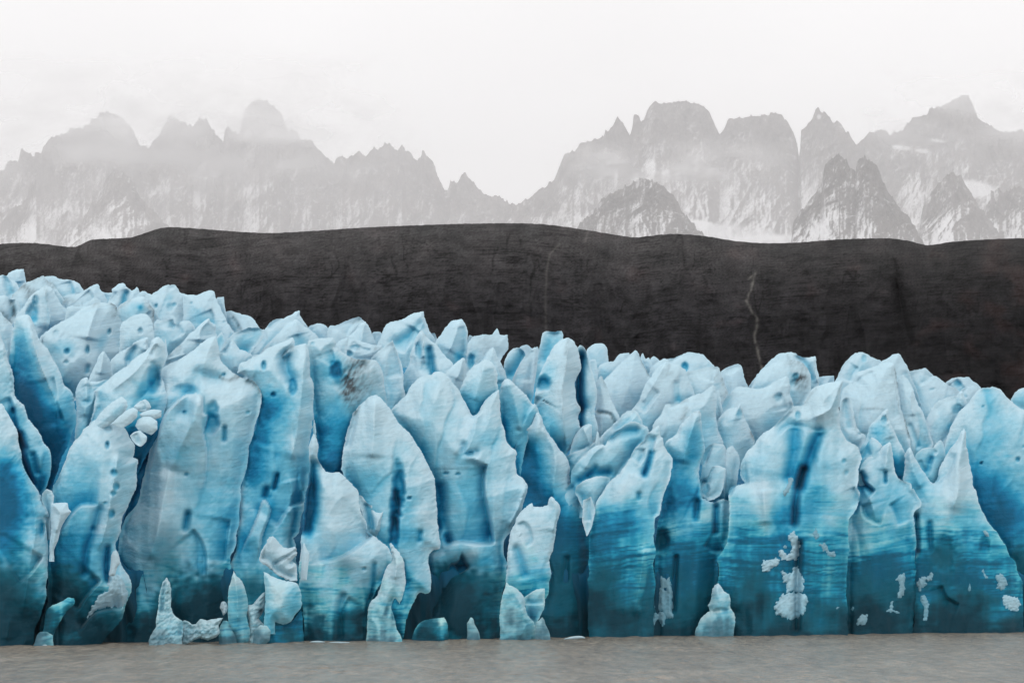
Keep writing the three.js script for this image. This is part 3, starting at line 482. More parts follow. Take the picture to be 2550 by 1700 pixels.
// skyline row, farthest back
ice(`
ice_fin|small square topped ice fin at the far left end of the ice skyline|o=150 T=.8|a -40,330 0,210 70,200 100,170 150,145 200,130 255,128 262,180 275,260 290,330|ridge 1.2 30 a 200,130 210,200 220,280
ice_dome|low lumpy ice hump in front of the square topped fin at the picture's edge|o=138 T=.8 tone=.16|a -160,420 -80,250 0,195 60,205 100,240 150,260 190,300 240,420|groove 1 14 .25 a 60,220 75,300 110,390
ice_dome|broad pale ice hump with a steep blue end beside the grey stained crest|o=126|a 420,480 460,230 480,215 580,205 650,235 730,240 780,255 845,285 880,325 905,370 900,450|step 1.2 20 .35 a 770,250 790,320 815,410;dirt .5 5 a 540,270 600,360 640,420 690,460;blue .3 14 a 830,340
ice_dome|ice hump with a grey stained crest and a dark smudge near the skyline's left end|o=118 tone=.05|a 60,560 110,440 170,370 250,290 340,255 400,225 460,200 480,215 530,270 580,320 640,400 690,470 720,560|dirt .75 12 a 300,350 330,390 320,420;dirt .4 9 a 350,250 420,225 470,210;dirt .6 6 a 520,265 560,310;ridge 1.5 30 a 470,210 500,300 490,380;dirt .4 5 a 120,430 200,345 270,300
ice_fin|leaning pale ice fin with a rounded tip between the stained crest and the notched tower|o=116|a 660,520 700,450 760,430 850,390 940,345 1010,300 1045,288 1070,300 1090,365 1120,400 1150,470 1160,540|step 1 26 .18 a 960,350 1000,400 1030,470;dirt .35 8 a 690,490 750,470 830,520
ice_dome|low ice saddle behind the notched tower on the skyline|o=128 tone=.2|a 1060,470 1100,372 1130,385 1190,385 1230,375 1260,440 1280,500|
ice_spire|notched ice tower with a square head and a blue crack down its side|o=108 T=.8|a 1150,560 1180,460 1225,390 1215,350 1250,315 1290,285 1320,275 1365,277 1368,315 1420,350 1445,350 1483,328 1505,375 1500,400 1545,372 1600,400 1600,560|groove 1.5 12 .55 a 1365,390 1350,430 1340,480 1330,530;ridge 1 20 a 1365,300 1370,360;step .8 18 .25 a 1270,380 1255,440 1235,500
ice_dome|smooth high ice hump with a small round knob and faint blue dimples on the skyline|o=100|a 1540,640 1560,470 1600,395 1650,390 1720,340 1770,310 1815,296 1840,305 1885,300 1920,345 1945,380 2000,405 2040,470 2080,540 2130,610 2175,690 2180,800|hole 1.1 4 7 .5 a 1690,530;hole .7 6 6 .35 a 1890,515;hole .9 11 12 .22 a 1845,550;blue .2 14 a 1840,430;hole .8 9 7 .2 a 1860,328
ice_fin|square shouldered pale ice fin beside the hump with the knob|o=92|b 240,640 250,400 300,410 390,410 470,385 540,372 578,376 600,440 640,540 690,640 720,720 800,820 820,900|blue .3 30 b 400,600 470,680;step 1 22 .2 b 545,560 575,640 580,740;hole .5 4 4 .3 b 330,500 685,705;dirt .3 4 b 545,565 575,650
ice_spire|thin upright ice tooth behind the square shouldered fin|o=98 T=.8 tone=.06|b 560,560 610,442 640,436 683,432 690,500 705,600 710,680|
ice_dome|rounded ice slope with a thin brown stripe running down to the gap in the skyline|o=96 tone=.05|b 640,820 690,640 705,582 780,592 860,615 940,632 995,660 1030,710 1060,750 1080,785 1120,795 1160,900|dirt .55 5 b 780,650 820,700 860,780;step .6 14 .12 b 780,640 830,700 865,790
ice_fin|steep ice fin with a sharp square tip beside the gap in the skyline|o=94|b 920,1020 1020,920 1090,820 1150,755 1210,690 1290,658 1320,665 1400,620 1490,578 1508,590 1512,630 1545,690 1585,750 1640,900|ridge 2 30 b 1505,590 1530,680 1560,760;step 1 25 .1 b 1325,665 1260,720 1180,800;blue .18 30 b 1200,860
ice_dome|low round ice hump to the right of the sharp square tip|o=104|C 150,330 175,195 220,172 265,173 300,195 330,240 345,330|
ice_fin|sloping ice fin with a dirty upper edge, second tip beyond the gap|o=98|C 290,340 310,200 370,178 430,150 505,122 530,145 545,160 560,330|dirt .4 8 C 470,160 520,140;step 1 22 .12 C 535,150 470,190 430,260
ice_fin|small three sided ice fin in front of the fin with the dirty edge|o=90|C 400,360 440,260 480,215 515,175 545,157 570,195 600,255 640,360|ridge 1.6 26 C 545,160 530,230 520,320
ice_dome|tiny ice hump filling the dip before the tall horned fin|o=100|C 570,330 592,235 620,226 650,232 690,330|
ice_fin|tall ice fin with a horn shaped tip against the dark ridge|o=88 T=.8|C 600,380 640,270 665,210 690,170 740,152 790,142 860,105 934,83 938,140 955,195 985,240 1005,270 1020,380|groove 1.4 22 .22 C 760,300 830,260 900,190;ridge 1.6 30 C 934,90 925,170 890,230;step 1 30 .12 C 880,200 840,280 800,370;blue .15 20 C 880,260
ice_dome|dull brownish scrap of ice behind the horn shaped fin|o=104 tone=.05|C 950,330 970,235 1000,232 1012,265 1020,330|dirt .4 20 C 990,250
ice_spire|rounded ice spire with a small nick in its top against the dark ridge|o=84 T=.8|C 960,480 1000,300 1040,240 1070,190 1105,152 1130,146 1150,150 1172,140 1195,168 1218,222 1215,300 1212,480|blue .55 14 C 1160,385;ridge 1.4 34 C 1160,150 1130,260 1090,360;step 1.2 14 .3 C 1195,180 1212,260 1205,380
ice_dome|dull brownish sliver of ice behind the rounded spire|o=104 tone=.05|C 1190,330 1225,245 1255,262 1280,330|dirt .35 20 C 1240,260
ice_slab|flat topped ice slab with a square corner and a deep blue hollow at its foot|o=80 tone=.08|C 1195,520 1215,330 1225,285 1265,250 1310,240 1370,246 1474,245 1477,290 1476,335 1440,390 1420,460 1400,540|hole 2.2 11 22 .75 C 1232,420;dirt .25 30 C 1330,300;blue .3 16 C 1255,370
ice_spire|tiny pointed tooth standing on the flat topped slab|o=86 T=.8|C 1362,262 1385,225 1406,198 1416,220 1426,255|
ice_dome|low ice knuckles between the slab and the blue tower|o=92|C 1530,400 1550,330 1575,312 1605,308 1635,332 1670,315 1700,400|
ice_pillar|square headed blue ice tower standing against the dark ridge|o=78 T=.8 tone=.28 grad=.5|C 1650,520 1668,430 1675,360 1690,300 1700,235 1725,222 1780,224 1825,222 1838,245 1838,280 1860,520|groove 1.4 24 .2 C 1780,240 1760,300 1720,400
ice_dome|smooth blue grey ice knob to the right of the twin ridged tower|o=88 tone=.2|E 225,420 240,290 275,250 320,220 370,213 415,225 440,260 448,320 455,390 470,480|
ice_dome|small blue ice stub below the smooth knob|o=76 tone=.32|E 255,620 265,380 300,370 330,380 340,440 350,480 340,620|
ice_dome|low pale ice shoulder left of the clean peaked face|o=80|E 330,560 360,440 420,400 500,385 580,378 640,450 640,560|blue .15 22 E 400,480
ice_dome|rounded pale ice shoulder half behind the clean peaked face|o=90|E 470,440 510,380 550,330 600,312 652,305 670,340 700,440|
ice_fin|clean peaked ice face with a dark line down its edge|o=70 tone=.04|E 330,640 420,560 500,480 580,400 640,340 690,290 714,271 735,288 760,340 790,410 830,480 870,560 900,700 840,900|dirt .85 4 E 765,340 785,390 815,450 850,515;groove .8 10 .2 E 765,345 800,420 855,520;step .8 40 .06 E 590,390 520,470 440,560;blue .12 14 E 520,680
ice_spire|tiny forked ice teeth behind the dark lined edge|o=92 T=.8|E 760,420 772,330 788,306 803,345 815,372 845,350 858,372 880,420|
ice_fin|small pale blue ice wedge beside the forked teeth|o=96 tone=.2|E 840,440 865,365 893,338 920,355 948,382 960,440|
ice_dome|wide rounded ice dome with one deep blue hole on the skyline|o=84|E 840,560 870,450 910,405 980,372 1050,368 1110,348 1170,324 1230,303 1300,301 1370,322 1430,370 1490,434 1530,560|hole 2 10 14 .8 E 1200,450;step 1 26 .15 E 1180,330 1120,370 1060,420;blue .12 40 E 1300,400;blue .25 8 E 1440,425 1480,430
ice_dome|pale ice hump with a square end, standing free before the dark ridge|o=82 tone=.05|E 1540,740 1552,500 1590,465 1650,435 1715,417 1745,435 1768,490 1785,550 1810,615 1840,740|step .7 20 .14 E 1750,450 1700,480 1610,520
ice_dome|big ice dome with a curled square corner and a thin pale lip|o=80|G -160,620 -90,540 -30,450 30,385 80,335 150,290 220,274 280,280 320,310 380,322 468,320 476,350 490,430 500,520 500,575 470,680|ridge 1.2 26 G 470,325 480,450 495,560;groove 1.2 14 .2 G 330,320 400,420 440,520;dirt .3 4 G 225,305 240,335
ice_dome|rounded ice head with a sooty blue eye in its side|o=66 tone=.05|G -170,760 -90,560 -30,470 30,420 100,375 170,352 240,350 310,362 370,385 410,430 430,500 440,590 420,680 380,780 300,900|hole 1.6 9 12 .7 G 297,500;dirt .9 14 G 315,500 345,510;dirt .55 16 G 330,540 340,590;dirt .45 14 G 270,370 330,370 370,400;ridge 1.4 22 G 240,355 255,440 290,540;groove 1 16 .15 G 250,380 260,470 280,560
ice_slab|low flat scrap of ice wedged in the gap beside the big dome|o=92 T=.8|G 480,660 503,498 580,490 646,485 645,540 640,660|
ice_dome|tall rounded ice hump with one small blue dimple beside the pointed smooth peak|o=86 tone=.07|G 590,660 640,550 690,450 740,370 800,312 860,280 900,275 950,292 1000,330 1060,358 1110,460 1100,660|hole 1.2 8 11 .35 G 915,337;blue .2 30 G 890,400;step .9 30 .12 G 870,420 830,480 800,560
ice_spire|pointed smooth ice peak just behind the face with the long dark crack|o=72 tone=.05|G 1030,640 1060,365 1120,335 1180,295 1228,283 1250,310 1280,380 1310,430 1330,480 1390,640 1460,900 1520,1120 1380,1260|groove .8 12 .1 G 1290,480 1350,640 1400,800
ice_dome|long ice shoulder sloping down behind the pointed smooth peak|o=80 tone=.06|G 1240,700 1300,445 1370,443 1420,430 1468,412 1495,440 1535,490 1580,498 1630,535 1680,590 1760,620 1840,680 1900,800 1840,1000|hole .8 8 4 .25 G 1530,615;dirt .3 8 G 1690,590 1740,610;step .8 20 .1 G 1535,492 1500,540 1420,580
ice_dome|small hollow ice hump with a black speck at the right end of the skyline|o=92 tone=.12|G 1620,640 1650,555 1690,525 1750,503 1800,502 1858,500 1885,528 1930,560 1968,605 1980,700|hole 1.2 12 10 .4 G 1760,565;dirt .95 3.5 G 1688,564;step .9 18 .25 G 1752,510 1790,560 1830,600
ice_dome|low pale ice hump before the one with the black speck|o=76|G 1740,760 1780,630 1830,598 1880,585 1920,592 1945,625 1960,700 1960,800|step .8 14 .15 G 1850,600 1830,640 1850,690
ice_dome|rounded blue tinted ice head cut off by the edge of the picture at the skyline|o=60 tone=.2|G 2215,800 2240,700 2265,655 2310,615 2370,585 2480,575 2600,700 2600,900|blue .22 30 G 2330,690
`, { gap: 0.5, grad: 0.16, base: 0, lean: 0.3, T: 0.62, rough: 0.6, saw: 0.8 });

// second row
ice(`
ice_dome|pale ice block with a grey stained lower edge and a split corner|o=84 tone=.04|a -220,760 -120,430 0,415 50,408 90,440 120,455 160,448 195,470 210,520 190,600 150,680 120,760|dirt .8 6 a 120,500 140,570 148,630;dirt .6 8 a 0,600 50,650 100,700;groove 1 12 .15 a 118,450 128,540 145,640
ice_cliff|grey white ice face behind the tall blue fin at the picture's edge|o=60 tone=.1|a -240,1500 -200,700 -100,560 0,590 40,640 90,690 125,720 150,800 140,1400|dirt .4 7 a 60,680 110,705
ice_fin|tall twin faced ice peak with a bright blue hollow on its shaded side|o=72 T=.8 tone=.08 grad=.2|a 150,760 170,640 230,560 290,480 350,410 420,350 480,315 500,308 560,340 600,400 640,460 690,530 740,580 755,620 740,760 640,820 560,1000 300,1100|hole 3.4 16 26 .55 a 350,600;hole 2.4 9 17 .45 a 380,470;blue .45 14 a 360,680;ridge 2.6 34 a 500,310 490,400 505,470 530,600 540,690 520,800;dirt .4 4 a 480,320 500,400 505,470
ice_fin|low curved ice rim between the blue hollow peak and the pierced face|o=66 tone=.12|a 690,760 720,540 780,525 850,540 930,510 980,460 1025,405 1050,440 1085,475 1080,560 1000,760|
ice_cliff|broad pale ice face pierced by a few small blue holes, with a grey stained top|o=56 T=.8 tone=.07 grad=.12|a 400,1500 410,1000 440,860 560,760 640,715 740,660 830,600 900,550 970,525 1030,500 1090,495 1150,483 1210,487 1250,520 1275,570 1295,640 1330,760 1370,870 1410,990 1380,1200 1200,1450 760,1560|hole 1.8 5 9 .6 a 1180,810;hole 1.8 6 13 .6 a 945,1010;hole 1.4 8 8 .5 a 720,1025;hole 1 8 12 .3 a 605,830;blue .32 20 a 620,970 740,965;hole .8 7 5 .35 a 715,1140;groove .7 8 .3 a 950,1190 940,1250;ridge 2.2 40 a 1080,500 1010,640 960,800 940,900;dirt .75 6 a 1190,486 1240,515 1270,560;dirt .4 16 a 1240,620;dirt .5 6 a 1010,515 1050,500;blue .25 14 a 1090,940 1120,880;blue .25 16 a 1330,960;blue .2 20 a 720,1350
ice_slab|thin tilted ice flake with a dirty edge beside the stained top of the pierced face|o=70 tone=.03|a 1270,700 1280,560 1340,575 1400,580 1480,572 1478,610 1400,640 1340,690|dirt .6 7 a 1290,570 1330,580;dirt .3 14 a 1330,620
ice_fin|peaked ice fin with a bluish hollow face and a sooty right edge|o=64 T=.8 tone=.14|a 1240,700 1280,545 1340,490 1420,450 1500,425 1560,420 1600,470 1640,530 1665,570 1668,640 1668,760 1640,900|blue .3 30 a 1430,530;blue .5 8 a 1520,545;dirt .85 6 a 1620,530 1660,570 1665,640;dirt .5 5 a 1666,660 1664,760;ridge 1.6 26 a 1560,425 1570,500 1640,600;dirt .35 7 a 1290,540 1390,460
ice_fin|ice slope running down behind the sooty edged fin|o=70 tone=.1|a 1560,700 1580,420 1620,470 1660,540 1700,620 1740,690 1760,800|
ice_dome|rounded pale ice head with one faint blue dimple|o=46 tone=.07|a 1290,960 1310,720 1380,670 1440,635 1500,620 1560,612 1610,640 1640,690 1660,780 1668,870 1660,980|hole 1.2 7 9 .3 a 1518,800;blue .15 14 a 1400,960
ice_cliff|lumpy ice face with a notched top below the hump with the knob|o=58 tone=.16|a 1650,980 1668,720 1700,680 1740,690 1780,680 1830,665 1880,668 1890,720 1940,735 1960,700 2010,690 2060,700 2110,760 2120,900 2060,1000 1900,1100|step 1 12 .15 a 1890,670 1895,720 1890,790;step .9 14 .12 a 1950,690 1960,760 2000,830;blue .12 50 a 1800,900
ice_slab|thin curled ice rim above the lumpy notched face|o=70 tone=.1|a 1720,760 1750,670 1810,635 1860,628 1890,645 1910,690 1900,760|
ice_fin|pale faceted ice fin leaning up towards the square shouldered skyline|o=48 tone=.06|b 60,1100 130,1010 220,930 300,850 390,770 450,710 500,670 525,663 535,700 570,740 585,735 595,800 620,900 560,1100|ridge 1.8 34 b 525,668 430,800 410,920;step .9 22 .1 b 530,690 580,760 600,860;dirt .35 7 b 110,1060 200,970
ice_fin|narrow blue shaded ice fin behind the shark tooth peak|o=42 tone=.14|b 560,1080 590,900 630,840 660,808 678,850 690,900 670,960 640,1080|blue .3 20 b 645,900
ice_dome|blue grey hollow ice slope below the gap in the skyline|o=62 tone=.22|b 620,1180 680,960 740,880 800,820 870,785 960,768 1060,772 1120,800 1090,900 1000,1000 950,1120|groove 1.3 34 .25 b 900,1000 920,880 980,800
ice_fin|small split ice crest left of the long leaning skyline fin|o=36|b 590,1260 630,1040 690,980 740,900 770,880 800,920 830,960 860,1000 920,1010 990,1060 1060,1050 1000,1260 800,1400|step .9 20 .12 b 770,900 740,980 700,1060
ice_fin|pale leaning ice fin with a smooth flank under the sharp square tip|o=70 tone=.08|b 1060,1080 1140,960 1230,880 1290,810 1380,720 1465,665 1500,700 1560,760 1640,800 1700,860 1760,960 1700,1080|ridge 1.6 30 b 1465,670 1480,760 1500,850;blue .35 22 b 1510,900;blue .12 30 b 1200,920
ice_spire|white ice cone standing alone in the hollow before the pierced face|o=30 tone=.05 T=1|a 930,1420 960,1330 1000,1220 1050,1110 1090,1040 1115,1020 1150,1060 1185,1120 1200,1200 1230,1300 1220,1420|ridge 1 24 a 1115,1025 1100,1150 1080,1280
ice_fin|ice fin with a blue cleft just right of the white cone|o=34 tone=.08|a 1180,1400 1195,1130 1260,1060 1330,1010 1400,980 1460,930 1530,885 1600,860 1610,900 1605,960 1640,1100 1500,1350|groove 1.2 12 .35 a 1450,990 1420,1050 1390,1110;ridge 1 18 a 1595,870 1590,960 1560,1020
ice_spire|thin ice needle beside the arched blue hollow|o=40 tone=.12 T=.8|a 1760,1120 1780,940 1793,865 1800,920 1810,1010 1830,1120|
ice_fin|low ice ledge under the pale faceted fin|o=30 tone=.05|a 1740,1300 1770,1110 1830,1090 1920,1060 2000,1040 2050,1060 2060,1160 1900,1300|step .9 18 .1 a 1780,1140 1900,1100 2010,1070
ice_fin|peaked ice fin with twin deep blue caves in its face|o=52 T=.8 tone=.07|C 780,640 800,500 830,430 835,370 865,305 895,240 915,215 945,245 985,290 1020,330 1060,375 1095,415 1118,450 1150,520 1160,660|hole 2.4 9 24 .55 C 893,345;groove 2.4 14 .6 C 960,340 970,400 980,470 990,500;hole 1.4 12 20 .25 C 935,460;ridge 1.8 22 C 915,220 925,310 930,400;dirt .3 4 C 920,225 950,250
ice_fin|slender curved ice fin with a faint grey edge left of the twin caves|o=44 tone=.08|C 540,480 580,400 630,355 680,310 725,274 742,315 765,380 785,430 793,500 800,600 806,640 790,760 720,820|step 1 20 .12 C 728,280 760,400 785,520;dirt .25 5 C 790,600 800,640
ice_dome|crumbled melt hollow of small ice ridges behind the sooty headland|o=58 tone=.05|C 340,420 360,310 400,270 430,268 460,275 510,280 560,300 610,310 655,312 660,360 600,420|hole 1.4 12 8 .3 C 480,330;hole 1.6 10 9 .4 C 440,370;dirt .4 8 C 610,335 640,345;dirt .4 5 C 500,335;step .8 9 .15 C 470,280 520,320 590,340
ice_dome|short pale ice rim left of the crumbled melt hollow|o=50|C 340,440 380,300 410,270 440,262 430,330 420,440|
ice_spire|tall pointed ice face with clean straight sides before the flat topped slab|o=46 tone=.08 T=.9|C 1160,640 1200,500 1250,450 1310,390 1355,340 1380,317 1395,340 1420,400 1450,470 1475,525 1490,640 1480,760|step 1 24 .12 C 1385,330 1330,400 1270,470;ridge 1.2 30 C 1382,322 1410,440 1430,560;blue .22 22 C 1440,560
ice_fin|small leaning ice fin between the twin caves and the round shouldered wall|o=38 tone=.07|C 1030,620 1065,505 1100,460 1150,415 1180,394 1195,400 1203,450 1205,490 1200,560 1180,680|ridge 1 20 C 1182,396 1170,470 1140,540
ice_dome|rounded bright blue ice hollow to the left of the twin ridged tower|o=66 T=.8 tone=.3|C 1400,700 1425,580 1440,500 1460,400 1490,350 1530,328 1565,335 1590,370 1575,440 1540,520 1500,600 1490,700|groove 1.6 22 .35 C 1500,500 1540,440 1570,370
ice_fin|pale smooth ice fin between the bright hollow and the twin ridged tower|o=52 tone=.06|C 1480,760 1500,560 1530,480 1580,395 1620,345 1650,325 1670,340 1668,440 1655,520 1640,640 1620,720 1600,800|blue .45 16 C 1620,650;blue .18 14 C 1550,530;step .8 26 .1 C 1650,340 1640,440 1630,560
ice_fin|thin dark edged ice fin with a deep blue cleft behind the twin ridged tower|o=34 T=.8 tone=.2|C 1880,1000 1900,700 1915,500 1928,340 1945,312 1965,318 1985,345 2000,400 2020,460 2045,560 2055,640 2045,760 2060,860 2030,940|groove 3 20 .75 C 1950,390 1935,520 1935,640 1950,710;groove 2 12 .6 C 1950,750 1945,850;dirt .5 4 C 1960,320 1990,360;dirt .4 6 C 1960,735
ice_fin|narrow ice wedge crossed by dark cracks at the foot of the clean peaked face|o=40 tone=.05|E 300,1120 325,900 322,640 345,575 380,522 405,570 445,660 480,760 520,850 565,950 540,1080|dirt .7 4 E 350,885 420,890 475,910 510,985;groove .6 6 .1 E 350,885 475,910 515,990;blue .2 10 E 345,640;dirt .3 5 E 380,530 430,640
ice_cliff|pale rippled ice slope with two grey creases in the middle of the right hand field|o=48 tone=.05 grad=.2|E 520,1240 640,980 700,860 740,790 800,660 850,550 900,490 950,445 1010,408 1050,425 1110,420 1160,430 1215,470 1240,560 1300,760 1200,1000 900,1240|groove .9 10 .2 E 1110,610 1110,690 1120,770;dirt .3 5 E 1040,430 1030,520 1070,500;step 1.1 24 .22 E 960,690 880,790 800,900;blue .25 14 E 1130,770;blue .2 30 E 860,960;ridge 1 26 E 1010,415 900,600 780,800
ice_slab|tilted ice slab with a dark triangular end facing the gap|o=52 tone=.03|E 1080,760 1120,500 1200,500 1330,465 1450,445 1530,434 1545,480 1575,560 1600,640 1615,705 1560,800 1400,900|dirt .45 9 E 1575,560 1610,690;dirt .3 5 E 1535,440 1490,560;step 1 20 .12 E 1535,440 1500,520 1475,600;blue .2 12 E 1535,620
ice_dome|undulating pale ice bank with a knuckled crest below the tilted slab|o=36 tone=.08|E 860,1180 900,1000 960,910 985,870 1010,815 1060,805 1130,808 1190,775 1250,740 1310,715 1360,705 1410,665 1480,617 1500,650 1508,760 1500,860 1495,950 1530,1060 1570,1170 1580,1280|dirt .45 7 E 1215,860 1190,920 1170,950;step .9 16 .15 E 1220,770 1150,810 1060,860;blue .25 26 E 1450,1000;dirt .35 5 E 1170,790 1220,770
ice_spire|small white ice tooth in the cleft right of the knuckled bank|o=46 tone=.1 T=.8|E 1490,840 1505,690 1530,668 1545,720 1555,800 1570,860|
ice_dome|smooth ice ramp with a round blue pit near its square end|o=54 tone=.06|E 1470,1060 1510,900 1560,820 1620,740 1680,655 1740,625 1800,645 1870,660 1950,655 2040,605 2110,560 2195,537 2222,590 2235,700 2262,830 2200,980 2050,1200 1840,1250|hole 2 10 14 .4 E 2110,745;ridge 1.4 20 E 2220,600 2235,700 2255,810;blue .25 30 E 1600,830;blue .25 26 E 2030,1000;step .8 22 .1 E 2145,690 2180,780 2200,860
ice_fin|small sharp ice arete with a dark slit at its foot|o=40 tone=.12 T=.9|E 1480,1320 1500,1000 1560,920 1640,850 1700,830 1737,795 1760,850 1790,950 1840,1060 1885,1160 1860,1280|hole 1.6 9 14 .4 E 1735,905;ridge 1.2 20 E 1737,800 1720,880 1735,960;dirt 1 6 E 1850,1080 1890,1140;dirt .4 6 E 1760,860 1790,900
ice_cliff|tall clean ice face with a long dark crack running down its right edge|o=44 T=.8 tone=.04 grad=.18|G 680,1160 690,760 720,620 770,575 815,548 830,500 860,455 910,440 980,415 1050,385 1110,362 1150,360 1185,385 1196,440 1210,530 1240,680 1290,880 1330,1060 1360,1220 1200,1260|dirt .9 3.2 G 1200,430 1215,540 1240,640 1265,780 1290,900 1325,1040;groove 1 8 .12 G 1200,430 1240,640 1325,1040;ridge 1.4 20 G 1165,365 1180,480 1210,640 1250,850;step .8 30 .1 G 830,545 900,480 1000,440;dirt .4 3 G 900,790 1000,785 1090,795;dirt .4 4 G 890,1010 940,1010;dirt .3 3 G 815,800 840,930
ice_fin|long straight ice flank with grey rubble down its foot, right of the dark crack|o=40 tone=.06 grad=.2|G 1180,1240 1210,560 1260,470 1310,520 1350,590 1390,720 1440,820 1480,920 1520,1040 1545,1120 1420,1260|ridge 1.2 18 G 1350,595 1340,720 1360,860;dirt .3 10 G 1390,1000 1480,1080;groove .8 9 .2 G 1330,940 1400,1120
ice_dome|tilted ice head with an upright prow and a blue patch below it|o=38 tone=.05|G 1480,1160 1470,960 1470,880 1510,810 1560,750 1610,705 1680,680 1748,668 1770,640 1794,628 1812,670 1835,720 1850,780 1760,960 1650,1100|hole 1.4 14 16 .35 G 1755,800;ridge 1 18 G 1795,632 1790,720 1780,800;blue .25 10 G 1690,945;step .8 16 .12 G 1750,670 1765,740 1830,790
ice_pillar|pale fluted ice tube beside the big jagged wall|o=26 tone=.08|G 670,1100 690,860 705,740 725,695 760,680 793,683 805,740 825,850 845,950 880,1000 920,1020 930,1060 880,1180|groove .8 12 .2 G 745,720 750,820 775,950;hole .8 5 5 .3 G 873,1012;dirt .35 5 G 830,840 850,960
`, { gap: 0.6, grad: 0.18, base: 0, lean: 0.26, T: 0.7, rough: 0.7, saw: 1 });

